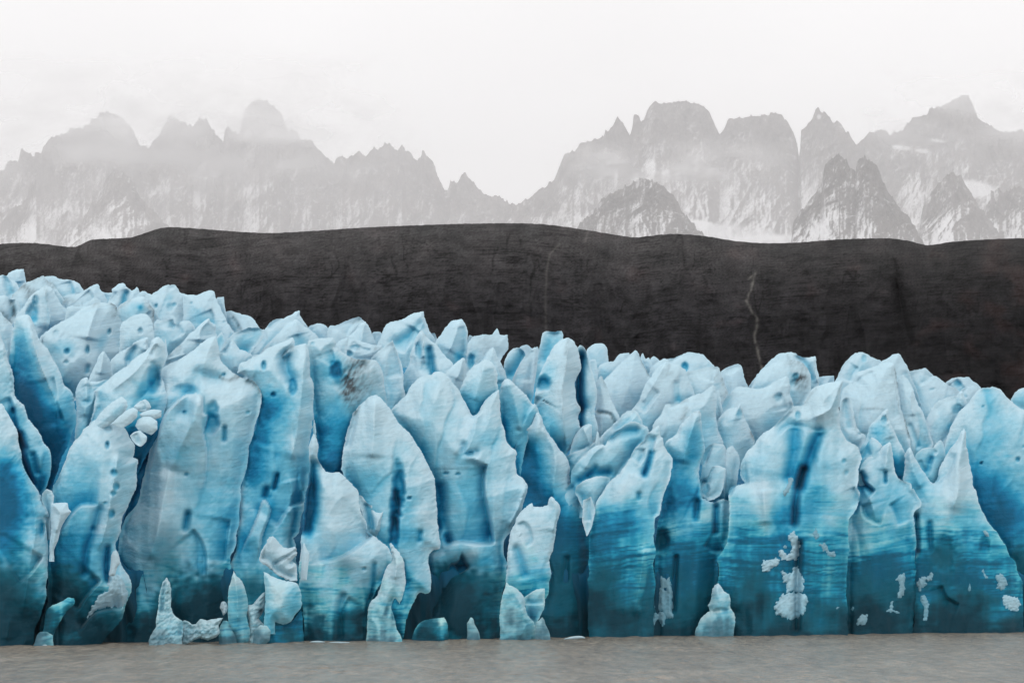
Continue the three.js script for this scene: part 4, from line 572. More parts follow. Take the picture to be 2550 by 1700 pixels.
// third row and the front
ice(`
ice_fin|tall blue sided ice fin with a pale sharp spine near the picture's edge|o=22 T=1 tone=.12 grad=.25 yaw=.1|A 40,1420 60,900 68,640 75,500 88,400 105,388 180,378 198,400 220,450 255,530 300,590 345,665 380,730 400,790 418,835 440,850 470,895 478,960 492,1040 496,1100 470,1140 430,1240 400,1320 375,1380 345,1480 330,1560|ridge 3.2 40 A 190,385 215,560 250,680 300,800 345,900 360,965 380,1100;blue .75 60 A 130,900 200,1050 290,1200 330,1350;blue .35 30 A 160,660;blue .3 24 A 150,540;step 1.6 30 .2 A 345,770 365,860 375,950 420,1080;pale .2 20 A 220,540 300,780 350,930
ice_pillar|pale blue ice pillar hollowed under a small knob, beside the white cone|o=18 tone=.14 grad=.5|A 340,1560 420,1380 470,1240 490,1060 482,900 500,840 530,795 565,778 580,808 640,805 700,790 735,800 760,860 720,960 640,1060 610,1200 590,1300|ridge 1.2 30 A 565,782 560,900 545,1050;step 1 16 .2 A 580,815 600,880 590,960;hole .8 10 10 .2 A 555,950
ice_fin|smooth leaning ice crest with an arched blue hollow under its tip|o=16 T=1 tone=.07 grad=.15|A 540,1240 580,1080 600,980 625,890 610,872 650,835 720,780 800,720 880,650 945,612 970,570 985,540 1010,525 1045,525 1068,555 1075,620 1088,655 1065,720 1050,800 1085,900 1060,1060 985,1240 890,1420|blue .7 110 A 960,1330;blue .5 50 A 960,1180;hole 3 18 40 .55 A 1000,790;blue .3 26 A 960,850;ridge 1.4 30 A 1020,535 960,640 860,760 720,870;groove .7 10 .15 A 640,990 610,1060;step 1 14 .1 A 965,640 985,600 1010,560
ice_fin|shark tooth shaped ice peak rising from a broad stained shoulder|o=11 T=.9 tone=.06 grad=.25 flute=.6|B 690,1325 720,1100 745,900 765,720 790,560 840,470 890,400 920,280 950,190 A 960,1300 980,1180 1000,1050 960,960 900,930 950,880 1010,800 1060,720 1100,690 1160,660 1215,638 1270,600 1320,555 1370,530 1402,518 1412,560 1425,630 1450,690 1490,735 1540,765 1590,790 1640,800 1680,840 1702,890 1700,950 1680,1020 1655,1110 1635,1200 1610,1300 1590,1390 1570,1480 B 1565,300 1560,420 1545,600 1510,740 1490,900 1485,1100 1480,1325|groove 2 26 .12 A 1200,1010 1290,760 1400,800;hole 2.6 22 30 .55 A 1370,1080;hole 2 16 22 .4 A 1380,990;hole 1.2 6 5 .5 A 1453,766;hole 1.6 34 16 .35 A 1200,865;groove 1.2 8 .35 A 1458,1110 1455,1190;hole 1 6 6 .35 A 1200,1010 1612,1012 1212,1415;dirt .7 5 A 1430,780 1490,805 1550,770;dirt .7 8 A 1610,800 1680,840 1700,900;dirt .3 5 A 1560,770 1500,800;ridge 1.8 60 B 1100,170 1060,400 1020,600 960,780;plate 4.6 260 0 A 960,1620 960,1420 1000,1270 1040,1090 1070,1020 1100,985 1150,935 1200,895 1250,887 1292,888 1318,910 1322,1010 1348,1035 1330,1110 1325,1150 1345,1250 1340,1420 1300,1620;ridge 1.6 50 A 1285,900 1250,1060 1170,1240 1110,1400;blue .16 60 B 1400,420;step 1.2 40 .25 B 1250,560 1310,640 1340,740 1340,900;dark .35 70 B 1080,640 1070,800;pale .2 26 B 1100,190 1040,560;groove 1.5 12 .4 B 1220,470 1205,560;blue .2 30 B 1500,500 1440,700;dark .85 80 B 1300,1100;dark .7 60 B 1100,1200;step 1.6 34 .2 B 1500,500 1480,640 1465,800;dark .5 40 B 1420,980
ice_pillar|tall ice tower with a hooked head and a blue pocket under its chin|o=9 T=.8 tone=.08 grad=.3 flute=.5|B 1440,1325 1460,900 1530,700 1560,480 1575,300 1600,120 1640,-40 A 1660,1100 1690,960 1660,840 1600,790 1540,755 1560,695 1605,680 1660,640 1720,605 1785,580 1830,560 1905,521 1918,555 1900,600 1850,640 1880,600 1940,570 1995,556 2003,610 2018,690 2028,800 2038,950 2050,1080 2060,1200 2040,1280 C 205,800 198,850 184,930 190,1000 190,1090 178,1200 165,1270 150,1340 130,1450 D 115,590 100,610 75,625 100,700 110,850 130,1000 140,1325|hole 2 7 13 .6 A 1715,708;hole 2.6 11 22 .65 A 1905,850;hole 1.6 7 7 .55 A 1778,895;groove 2.4 20 .35 A 1862,640 1860,720 1890,790;blue .6 44 A 1700,1000 1650,1200 1620,1380;blue .35 40 A 1800,960;ridge 2.2 46 A 1995,560 1960,900 1930,1150 1890,1330;groove 1.2 10 .5 B 1800,220 1780,300;groove 1.2 12 .45 B 1735,310 1725,350;plate 2.2 90 -.1 B 1560,830 1560,740 1620,600 1670,480 1700,390 1720,370 1755,420 1755,480 1710,600 1690,720 1640,830;blue .4 40 B 1560,660;ridge 1.4 30 B 1880,240 1900,340 1860,480;step 2 50 .1 B 1985,400 1890,430 1800,560;dark .5 50 B 1640,960;pale .22 20 A 1960,1000 1930,1250
ice_cliff|sooty ice headland with a bright blue eye and a dark stained gully|o=20 T=.9 tone=.08 grad=.42|C 190,1260 215,1000 205,800 190,600 182,440 172,320 178,280 200,270 260,268 335,268 350,300 330,330 360,335 410,370 470,395 520,402 575,405 620,425 650,480 665,560 678,640 690,700 680,820 600,1000 500,1200 400,1260|hole 3 17 26 .7 C 355,480;blue .3 36 C 350,430;dirt .95 16 C 440,560 425,610;dirt .7 26 C 480,440 520,420;dirt .55 26 C 440,520 480,620;dirt .45 14 C 430,660 450,720;groove 1.8 22 .1 C 390,560 440,500 530,450;ridge 1.6 26 C 410,490 470,520 560,480;dirt .4 40 C 560,560;blue .3 60 C 300,850;blue .4 44 C 330,1080;hole .7 6 5 .3 C 205,300;step 1.2 24 .1 C 330,335 350,400 330,450
ice_cliff|shield shaped ice face with a frayed edge and a shadowed undercut|o=4 T=.75 tone=.07 grad=.12 flute=.4|D 130,1325 150,1150 120,1000 125,800 130,640 155,420 185,150 190,0 C 200,850 218,880 235,950 230,1025 250,1080 290,1125 330,1142 380,1140 430,1175 470,1225 497,1270 505,1350 525,1410 555,1460 D 560,570 585,600 640,640 700,690 720,760 705,860 640,930 590,1020 570,1120 556,1325|groove 2.8 26 .65 D 205,160 190,400 165,560;blue .45 24 D 190,300 170,600;step 2.6 60 .18 D 620,600 500,690 380,760 240,790;dark .35 40 D 420,800;pale .15 60 D 350,480;groove 1.6 14 .2 D 400,1010 375,1120 370,1280;step 1.4 30 .18 D 380,1290 385,1120 440,1000;hole 1 7 5 .3 D 540,828;groove 1 10 .3 D 605,800 590,960 570,1100;groove 1 10 .3 D 690,830 640,940 600,1020;pale .25 30 D 250,1120;dark .35 50 D 440,1230
ice_slab|broken white ice slab wedged at the shoulder of the shield shaped face|o=8 T=.8 tone=.02 grad=.1 base=0|D 560,640 530,480 505,400 500,352 520,350 545,378 575,408 620,412 660,406 692,406 712,450 711,520 700,600 640,680|groove 1.2 10 .4 D 555,410 575,480 590,560;dirt .45 5 D 580,560 600,610;ridge 1 18 D 690,410 640,500 610,590
ice_spire|ragged grey ice spike shaped like a horse's head in front of the wall|o=-3 T=.8 tone=.15 grad=.1 white=.25 base=.7 rough=2.6|D 550,1325 558,1200 565,1100 580,1045 625,1000 650,930 670,860 690,810 722,770 715,720 705,668 716,655 735,690 760,712 778,735 795,780 800,830 810,870 806,930 795,1000 770,1060 740,1020 715,1080 735,1140 750,1220 775,1260 790,1325|hole 1.2 8 14 .4 D 690,1110;ridge 1 20 D 712,662 750,800 740,900;groove 1.2 10 .3 D 725,1040 735,1150
ice_spire|big triangular ice face with a dark blue slot low in its middle|o=6 T=.7 tone=.08 grad=.22 flute=.35|D 560,1325 520,900 500,600 450,330 400,200 C 385,1115 392,1060 405,1000 420,940 432,870 450,820 475,760 505,705 540,675 580,650 615,634 650,665 690,702 720,740 745,785 790,840 850,905 895,970 925,1030 950,1090 980,1150 1000,1180 1004,1260 1010,1350 D 1018,460 1020,580 1035,650 1030,700 985,715 958,740 952,790 962,850 965,960 940,985 900,985 870,1040 830,1120 800,1220 790,1325|hole 4 17 66 .8 D 765,300;hole 3.6 14 60 .75 D 740,440;hole 3 14 50 .7 D 735,580;hole 1.4 7 4 .5 D 833,366;dirt .5 4 C 480,760 505,710;blue .35 40 D 820,600;blue .22 36 D 820,420;groove 1 10 .3 D 905,590 900,640;pale .2 26 D 780,730;ridge 1.6 50 C 615,640 600,900 590,1050;step 1.2 40 .1 C 505,720 480,850 440,1000;blue .2 70 D 560,260;step 1.6 20 .25 D 800,760 810,860 800,960;pale .2 40 D 930,500
ice_cliff|broad round shouldered ice wall with a forked crest and a long notched edge|o=8 T=.75 tone=.07 grad=.2 flute=.45|D 780,1325 830,1100 900,900 960,600 970,300 C 900,1100 760,900 700,760 730,715 770,680 815,630 845,585 870,548 900,522 940,512 980,512 995,492 1020,484 1052,484 1085,505 1120,555 1150,600 1175,640 1200,690 1222,740 1246,770 1275,757 1300,715 1320,680 1350,648 1385,622 1415,606 1424,680 1432,760 1446,850 1465,925 1500,978 1530,1008 1526,1075 1530,1150 1565,1178 1585,1200 1602,1232 1592,1290 1570,1370 1540,1450 D 1510,545 1480,600 1450,655 1455,740 1466,820 1462,900 1440,960 1428,1060 1425,1325|step 3 34 .4 D 1345,150 1328,200 1325,320 1345,440 1370,560 1388,668;step 3.2 60 .2 D 1390,668 1280,668 1180,655 1060,670;groove 3.5 46 .35 D 1190,830 1080,880 980,1030 900,1200 860,1310;dark .8 60 D 1100,960 1150,1100;dark .6 70 D 1000,1100 900,1250;dark .5 60 D 1300,960;step 3.5 60 .3 D 1230,820 1130,860 1090,800;groove 1.4 14 .4 D 1075,620 1085,650;hole 1.4 12 7 .35 D 1228,78;hole .9 8 4 .4 D 1072,205 1150,210;groove 1.6 20 .35 D 1030,300 1030,560;ridge 1.6 40 C 1290,700 1250,900 1200,1010 1330,1080;blue .16 50 C 900,1000;blue .2 30 C 1340,920;pale .2 26 D 1260,700 1210,780;blue .3 40 D 1350,760;groove 1.2 12 .15 C 1190,960 1190,1020 1270,1010;ridge 1.8 30 D 1600,290 1560,400 1480,560;dark .3 50 D 1330,1240
ice_spire|rounded ice horn rising behind the forked crest|o=20 T=.8 tone=.08 grad=.45|C 1140,760 1165,610 1185,545 1215,495 1255,455 1290,430 1325,413 1350,415 1378,435 1398,480 1410,545 1420,640 1430,760 1400,840|ridge 1 34 C 1330,418 1290,560 1260,680;blue .2 30 C 1240,700
ice_slab|translucent blue ice seat with an upturned end, wedged low beside the notched wall|o=1 T=.6 R=40 tone=.2 grad=.2|D 1460,1000 1470,800 1480,640 1515,540 1540,475 1585,432 1635,398 1642,418 1700,424 1738,412 1746,370 1762,352 1785,368 1812,412 1810,470 1795,530 1785,620 1765,710 1745,790 1755,860 1745,950 1722,1010 1650,1060|ridge 1.2 30 D 1762,356 1790,450 1770,600;step 1 20 .2 D 1525,540 1580,520 1625,570 1635,660 1590,690;pale .15 30 D 1580,590;groove 1.2 16 .25 D 1530,700 1580,860;blue .25 40 D 1680,880
ice_spire|sharp ice fin with a concave blue flank and a pale scalloped edge|blue=.46 dl=12 o=10 T=.8 tone=.1 grad=.5 flute=.3 wl=24 dl=10|D 1560,1325 1560,900 1500,500 C 1480,1300 1510,1050 1540,940 1562,908 1590,872 1630,820 1671,758 1690,785 1718,840 1745,890 1785,950 1820,1000 1845,1035 1862,1080 1877,1115 1874,1160 1882,1210 1900,1245 1930,1275 1960,1310 1985,1380 2000,1460 D 2002,590 2008,700 2005,800 1995,950 1990,1090 2005,1140 2020,1170 2015,1250 2010,1325|groove 3.4 60 .5 C 1600,1000 1640,1120 1650,1230 1680,1320;ridge 2.4 40 C 1672,762 1760,950 1790,1080 1770,1250 1800,1400;pale .15 18 C 1810,1080;blue .35 70 D 1780,560;dark .45 80 D 1850,900 1880,1100;groove 1.2 10 .3 D 1860,760 1850,900;hole .8 12 6 .2 D 1955,1195;blue .3 40 C 1560,1060
ice_fin|bluish ice fin with a nick in its slope, between the wall and the sharp fin|o=20 T=.9 tone=.14 grad=.5|C 1400,1100 1415,700 1422,620 1435,565 1455,538 1478,530 1500,543 1530,575 1570,612 1600,650 1625,690 1642,700 1650,692 1672,745 1650,830 1600,960 1560,1100|ridge 1.6 30 C 1478,535 1530,700 1560,880;step .8 20 .1 C 1640,700 1600,780 1560,890;blue .3 40 C 1460,800;pale .2 20 C 1540,830
ice_spire|tall twin ridged ice tower with a cracked spine and a blue cave at its foot|o=27 T=1 tone=.08 grad=.3|C 1600,1040 1630,800 1640,700 1655,610 1680,520 1705,450 1730,390 1765,330 1810,283 1845,270 1872,264 1905,285 1930,325 1945,400 1952,455 1925,530 1912,600 1915,670 1952,730 1935,790 1943,860 1910,940 1862,1016 1800,1100|hole 3.6 22 20 .7 C 1700,560;blue .3 40 C 1740,480;ridge 3 36 C 1872,268 1855,460 1830,600 1840,800 1860,1000;dirt .5 4 C 1872,270 1860,330 1850,370;step 1.4 18 .1 C 1650,640 1690,660 1640,730;pale .2 26 C 1850,470 1820,620 1845,820;blue .25 40 C 1760,850;dirt .4 4 C 1945,720 1920,700
ice_fin|small faceted ice wedge on the slope right of the twin ridged tower|o=26 tone=.05|E 50,1400 90,1200 140,1090 200,1022 255,1000 288,1003 292,1060 288,1150 270,1230 200,1330|ridge 1.2 20 E 200,1030 240,1120 270,1210
ice_spire|tiny white ice tooth beside the faceted wedge|o=24 tone=0 T=1.4|E 325,1180 335,1100 345,1065 360,1100 370,1180|
ice_slab|long smooth ice ramp climbing from the blue fin to the middle of the field|o=24 T=.7 tone=.06 grad=.15|E -20,1480 20,1330 80,1285 160,1262 250,1215 350,1140 450,1060 540,975 620,895 700,868 740,880 765,930 780,960 790,1080 700,1240 400,1500|step .8 26 .1 E 740,900 640,1000 520,1110;blue .15 30 E 700,1000
ice_slab|swollen ice bank marked by two soft blue furrows at the foot of the long ramp|o=15 tone=.2 grad=.12 T=.5 rough=.6|E -60,1660 60,1600 90,1480 140,1380 220,1300 300,1225 380,1195 420,1205 470,1130 530,1060 600,1020 660,990 735,981 775,1005 840,1012 850,1060 800,1180 700,1330 560,1520 460,1700 200,1800|groove 1.6 16 .3 E 480,1130 600,1080 720,1070;groove 1.8 18 .4 E 180,1560 320,1500 440,1480;groove 1 12 .3 E 250,1500 320,1430;ridge 1.2 22 E 410,1210 300,1300 220,1450
ice_slab|pale ice ledge beneath the swollen bank|o=13 tone=.2 grad=.1 T=.5 rough=.6 closed=1|D 1915,330 1920,290 1940,270 2000,240 2080,225 2140,240 2120,380 2050,430 2010,400 1960,440|
ice_block|white broken ice piece caught in the cleft beside the sharp fin|o=8 tone=.2 base=0 closed=1 T=.5 rough=.6|D 1960,520 1965,380 1990,370 2018,355 2030,400 2045,440 2035,500 2020,560 1990,620|step .8 10 .2 D 2018,360 2010,440 2020,520
ice_cliff|high ice prow with a slit crest and deep blue banded flanks falling to the water|blue=.46 weld=1 dl=13 o=6 T=.7 tone=.14 grad=.24 flute=.7 yaw=.2 wl=24|F 192,1400 180,1200 192,950 188,700 205,610 235,520 250,430 290,350 340,280 380,240 E 560,1480 620,1400 680,1310 715,1230 755,1190 800,1165 835,1110 890,1060 945,1003 952,1060 960,1130 990,1133 1000,1200 1035,1270 1070,1325 1080,1370 1068,1450 F 770,160 768,220 745,300 715,400 700,520 665,545 650,600 655,700 662,800 655,950 660,1080 648,1200 650,1400|step 2 30 .35 E 930,1110 880,1280 850,1400 800,1540;groove 1.6 10 .6 E 880,1290 850,1400 810,1500;step 1.4 20 .15 E 810,1240 800,1330 760,1400;pale .2 22 F 590,60 500,240 400,380;pale .3 26 F 580,760 560,1000 530,1200;ridge 1.6 40 F 590,740 560,950 520,1250;blue .35 60 F 300,640;blue .2 50 F 470,640;groove 1 8 .3 F 545,370 545,400;pale .35 14 F 430,710;pale .3 18 F 480,910;dark .4 70 F 270,1050;blue .25 30 F 480,520
ice_cliff|layered blue ice wall rising to a single smooth horn with a shaded hollow|blue=.46 weld=1 dl=13 o=10 T=.65 tone=.2 grad=.24 flute=.8 yaw=.4 wl=24|F 650,1400 655,1100 660,800 670,620 700,520 720,420 745,300 760,220 E 1000,1300 1005,1210 1050,1150 1110,1100 1150,1040 1200,970 1250,905 1300,876 1340,868 1358,910 1365,1000 1370,1090 1380,1180 1388,1250 1370,1330 1350,1400 F 985,360 985,400 1060,430 1130,400 1180,420 1190,520 1185,640 1165,740 1140,800 1110,840 1112,1000 1105,1200 1100,1400|hole 3.2 26 30 .5 F 700,700;dark .4 26 F 705,690;ridge 2 40 E 1340,875 1240,1150 1180,1400;blue .35 26 E 1290,1100 1280,1300;blue .45 50 F 800,350;blue .3 40 F 930,400;groove 1.6 12 .5 F 960,430 950,540;groove 1.6 10 .5 F 1095,460 1090,640;step 1.6 30 .2 F 1150,780 1090,790 1000,740;pale .25 30 F 1020,520;pale .3 20 F 780,620;pale .2 30 F 720,800;groove 1.4 8 .4 F 810,820 800,950 790,1200;blue .35 30 F 720,470;blue .3 60 F 850,860 1050,980;dirt .3 3 E 1290,880 1340,885|ice_crust:R=10 white=.2 tone=.42 dim=.72:F 640,1290 655,1220 690,1200 735,1215 735,1260 715,1310 690,1290 660,1300:|ice_crust:R=14 white=.15 tone=.45 dim=.72:F 655,1080 670,1000 700,950 760,960 785,1040 790,1250 740,1255 700,1200 660,1200:
ice_fin|small square ice tooth behind the layered wall, left of the big jagged one|o=21 tone=.2 grad=.4 T=.5 rough=.6|E 1320,1640 1370,1420 1385,1280 1420,1230 1470,1195 1520,1195 1570,1205 1592,1235 1600,1310 1612,1420 1590,1640|step .8 16 .1 E 1480,1200 1440,1300 1390,1420
ice_spire|stubby ice tooth with a pale cap tucked against the big jagged wall|o=20 tone=.2 grad=.6 T=.5 rough=.6|E 1570,1640 1590,1420 1600,1265 1630,1225 1665,1211 1690,1250 1725,1300 1735,1370 1725,1460 1700,1640|pale .2 20 E 1660,1270
ice_slab|low rounded ice ledge under the square tooth|o=15 tone=.2 grad=.3 T=.5 rough=.6|F 960,440 975,370 975,280 1000,255 1035,245 1050,200 1085,168 1120,170 1165,188 1155,260 1140,340 1110,390 1040,420|step 1.2 14 .25 F 1000,260 1035,290 1045,350 1020,400;step .8 16 .1 F 1090,175 1060,240 1050,300
ice_cliff|big jagged ice wall with two dark blue stripes hanging from its white head|blue=.46 weld=1 dl=13 o=3 T=.7 tone=.16 grad=.24 flute=.8 yaw=.3 wl=24|F 1100,1400 1110,1200 1112,1000 1110,840 1140,790 1170,720 1185,620 1195,500 1185,400 1200,330 1240,315 1290,290 1270,240 E 1745,1420 1775,1340 1830,1250 1900,1160 1970,1095 2050,1045 2110,985 2160,915 2210,862 G 240,795 275,768 330,760 365,750 385,715 420,650 460,605 510,575 580,555 650,550 713,538 712,600 700,680 690,760 690,850 698,930 722,1000 755,1065 800,1100 850,1125 878,1175 891,1230 880,1290 862,1360 850,1450 H 892,200 920,250 905,330 850,420 830,560 820,760 815,1000 818,1200 815,1370|hole 1.4 8 12 .5 G 318,845;ridge 2 26 G 713,545 660,680 600,800 420,880;groove 2.6 26 .55 G 300,980 285,1080 280,1200 240,1400;groove 2.8 22 .6 G 500,1030 440,1170 390,1300 340,1480;step 1.6 30 .15 G 560,990 450,990 350,960 240,950 130,1040;dirt .3 4 G 380,740 440,650 480,610;pale .3 40 G 450,820;hole 1 6 8 .3 G 735,1260 755,1365;groove 3 14 .35 H 470,60 430,200 410,330 402,480;groove 2.4 12 .35 H 445,640 435,780 425,1000 418,1300;blue .3 30 H 320,420;pale .3 26 H 150,200 180,560;pale .25 20 H 690,800 665,1000;ridge 1.6 40 H 160,200 180,500;step 1.6 14 .3 H 870,190 900,260 930,330;pale .25 40 H 800,220;blue .25 60 H 560,300;blue .3 60 H 300,720;dark .25 60 H 820,800;step 1.6 40 .2 F 1330,300 1240,320 1190,400;dirt .35 6 F 1290,180;dark .3 60 H 60,1000;pale .3 20 H 560,580;pale .25 30 H 700,420|ice_crust:R=14 crust=.35:H 275,690 300,680 330,700 350,720 390,690 385,640 350,600 345,575 390,545 425,575 450,620 460,660 440,700 445,740 420,770 350,765 305,760 290,730:|ice_crust:R=16 crust=.35:H 140,810 150,775 190,755 220,770 270,745 292,765 285,810 230,830 190,850 150,862:|ice_crust:R=22 crust=.35:H 300,860 330,850 350,870 385,860 390,820 430,812 445,850 475,900 482,960 470,1010 440,1020 400,1010 350,1020 340,970 315,930:|ice_crust:R=26 crust=.35:H 245,1140 275,1060 330,1030 400,1015 460,1020 495,1030 520,1080 495,1130 480,1190 430,1220 380,1235 310,1215 265,1195:|ice_crust:R=8 white=.2 tone=.42 dim=.72:H 315,665 330,645 345,660 340,675 325,675:|ice_crust:R=10 white=.2 tone=.42 dim=.72:G 180,1556 215,1460 225,1415 255,1400 280,1425 265,1470 235,1540 195,1580:|ice_crust:R=8 white=.2 tone=.42 dim=.72:H 600,650 630,628 660,660 680,700 730,700 720,740 680,730 640,700:|ice_crust:R=7 white=.2 tone=.42 dim=.72:H 545,560 575,500 600,590 570,610:|ice_crust:R=5 white=.2 tone=.42 dim=.72:H 725,1145 740,1125 755,1135 740,1155:
ice_spire|pale blue ice peak with a hollow under its tip behind the little horns|o=19 T=1 tone=.2 grad=.4|G 840,1420 865,1220 890,1130 925,1060 945,985 975,925 1020,890 1050,860 1085,812 1118,783 1135,800 1138,850 1152,905 1170,960 1195,1010 1230,1070 1262,1140 1285,1200 1295,1300 1290,1440|hole 1.6 9 12 .3 G 1095,890;blue .3 30 G 1020,980;ridge 1.4 24 G 1120,788 1140,940 1170,1060;blue .35 34 G 1230,1300
ice_spire|small bluish ice tooth before the hollow tipped peak|o=14 T=1 tone=.12|G 860,1380 888,1200 925,1130 955,1080 985,1040 1015,1055 1050,1090 1088,1140 1110,1280|blue .2 16 G 950,1130;step .8 12 .2 G 988,1050 960,1140 985,1210
ice_cliff|cluster of small ice horns above a cracked blue wall with a dark pocket|blue=.46 weld=1 dl=13 o=5 T=.65 tone=.16 grad=.24 flute=.8 yaw=.35 wl=24|H 815,1370 812,1100 815,800 820,600 815,400 840,310 890,250 G 845,1540 860,1400 880,1300 910,1265 950,1235 1000,1205 1050,1165 1095,1120 1142,1086 1160,1110 1170,1180 1180,1270 1198,1360 1215,1400 1250,1425 1300,1455 1330,1462 1345,1510 H 1340,210 1370,260 1396,310 1392,355 1360,378 1345,420 1348,600 1352,800 1350,1000 1335,1200 1325,1370|step 3.2 18 .6 G 880,1330 905,1440 960,1480 1020,1530;hole 2.4 16 26 .6 G 890,1440;groove 1.4 6 .4 G 1105,1360 1107,1450;ridge 1.6 24 G 1142,1092 1120,1240 1105,1350;hole 2 12 20 .4 H 880,350;step 2 24 .3 H 1080,500 960,440 920,330;step 1.6 20 .3 H 1215,500 1180,400 1140,330;ridge 1.2 20 H 920,180 1000,300 1050,490;pale .25 40 H 1020,620;pale .25 30 H 1200,660;blue .4 60 H 1100,800 1000,960;dark .3 80 H 1000,1150;blue .25 40 H 1180,280;pale .3 30 H 950,700|ice_crust:R=9 white=.2 tone=.42 dim=.72:H 1195,920 1215,880 1260,865 1275,900 1265,980 1262,1040 1230,1060 1195,1062 1220,1000 1225,940:|ice_crust:R=7 white=.2 tone=.42 dim=.72:H 1110,1170 1150,1145 1165,1090 1175,1090 1180,1150 1215,1165 1225,1182 1170,1172:|ice_crust:R=12 white=.2 tone=.42 dim=.72:H 892,1270 898,1210 930,1192 980,1190 975,1225 960,1265 930,1280:|ice_crust:R=5 white=.2 tone=.42 dim=.72:H 845,1150 860,1125 872,1140 862,1165:|ice_crust:R=5 white=.2 tone=.42 dim=.72:H 660,720 700,700 720,710 690,730:
ice_cliff|wide ice wall ending in a slender white horn, with a V notch in its crest|blue=.46 weld=1 dl=13 o=4 T=.75 tone=.14 grad=.24 flute=.7 yaw=.35 wl=24|H 1325,1370 1345,1000 1348,600 1340,420 1330,260 G 1275,1500 1280,1350 1290,1225 1305,1170 1326,1130 1345,1160 1375,1215 1420,1295 1460,1365 1500,1435 1530,1465 1550,1470 1580,1420 1600,1340 1630,1260 1670,1190 1710,1130 1750,1080 1785,1020 1814,955 1830,975 1840,1030 1848,1130 1868,1260 1890,1390 1915,1530 H 1815,200 1850,330 1895,430 1950,510 2010,590 2055,650 2085,740 2130,770 2150,850 2185,930 2195,1050 2190,1200 2180,1370|ridge 2.4 46 G 1815,960 1800,1160 1770,1300 H 1690,200 1640,400;ridge 1.2 20 G 1326,1135 1360,1350 1440,1500;step 1.4 40 .1 G 1760,1190 1700,1350 1620,1440 1530,1480;pale .2 30 H 1680,120 1640,380;blue .4 50 H 1370,150;hole 2 30 50 .3 H 1580,720;dark .5 50 H 1570,750;hole 2 14 26 .3 H 1890,660;dark .4 60 H 1700,1150 1640,1250;groove 1.2 10 .4 H 1460,480 1470,680;groove 1.6 10 .4 H 1350,420 1360,700;step 1.6 20 .2 H 1560,960 1600,1060 1700,1110;blue .3 50 H 1760,900;pale .25 20 H 1500,560;blue .35 36 H 1420,850;dark .35 44 H 1800,1250|ice_crust:R=6 white=.2 tone=.42 dim=.72:H 1880,545 1895,532 1925,560 1928,585 1905,580:|ice_crust:R=10 white=.2 tone=.42 dim=.72:H 1355,950 1375,905 1420,890 1450,900 1475,850 1490,880 1480,925 1440,930 1420,980 1380,1010:|ice_crust:R=10 white=.2 tone=.42 dim=.72:H 1390,1040 1425,1035 1455,1090 1450,1180 1440,1240 1410,1240 1415,1140 1390,1090:|ice_crust:R=12 white=.2 tone=.42 dim=.72:H 1970,890 2000,862 2040,880 2065,930 2060,985 2020,1005 1980,990 1995,950:|ice_crust:R=14 white=.35:H 2025,1050 2080,1040 2150,1060 2175,1110 2150,1160 2090,1165 2050,1120:|ice_crust:R=5 white=.2 tone=.42 dim=.72:H 1870,850 1885,835 1900,880 1935,910 1900,905:|ice_crust:R=5 white=.2 tone=.42 dim=.72:H 1760,1000 1775,945 1785,1000 1770,1015:
ice_dome|soft hollow of rounded ice nestled in the V notch|o=12 tone=.2 grad=.3 T=.5 rough=.6|G 1340,1480 1370,1240 1400,1180 1440,1145 1490,1130 1530,1135 1560,1100 1585,1078 1607,1067 1625,1095 1640,1140 1660,1300 1600,1500|groove 1.2 12 .3 G 1520,1240 1490,1340;step .8 14 .15 G 1580,1180 1540,1220 1520,1300;step .8 14 .15 G 1430,1240 1470,1320 1500,1400
ice_cliff|very broad smooth pale ice dome filling the right edge, blue towards its foot|blue=.46 weld=1 dl=13 o=17 T=.6 R=110 tone=.13 grad=.24 yaw=.2 wl=24|G 1560,1600 1580,1330 1620,1180 1645,1090 1680,1000 1715,910 1750,850 1800,790 1850,735 1900,670 1950,622 2000,595 2045,590 2090,594 2140,618 2175,655 2210,695 2260,735 2330,775 2420,820 2520,900 2600,1100 H 2400,1345|hole 1.4 4 4 .5 G 1972,1277;hole 1.6 6 7 .55 G 2302,1245;hole .7 4 4 .3 G 1987,770 2355,1130;blue .5 60 H 1960,200 2000,350;blue .35 60 H 2120,480;blue .2 40 G 2000,720;blue .2 40 G 2120,1010;dark .6 50 H 2190,800 2240,1100;pale .1 60 G 1850,900
`);
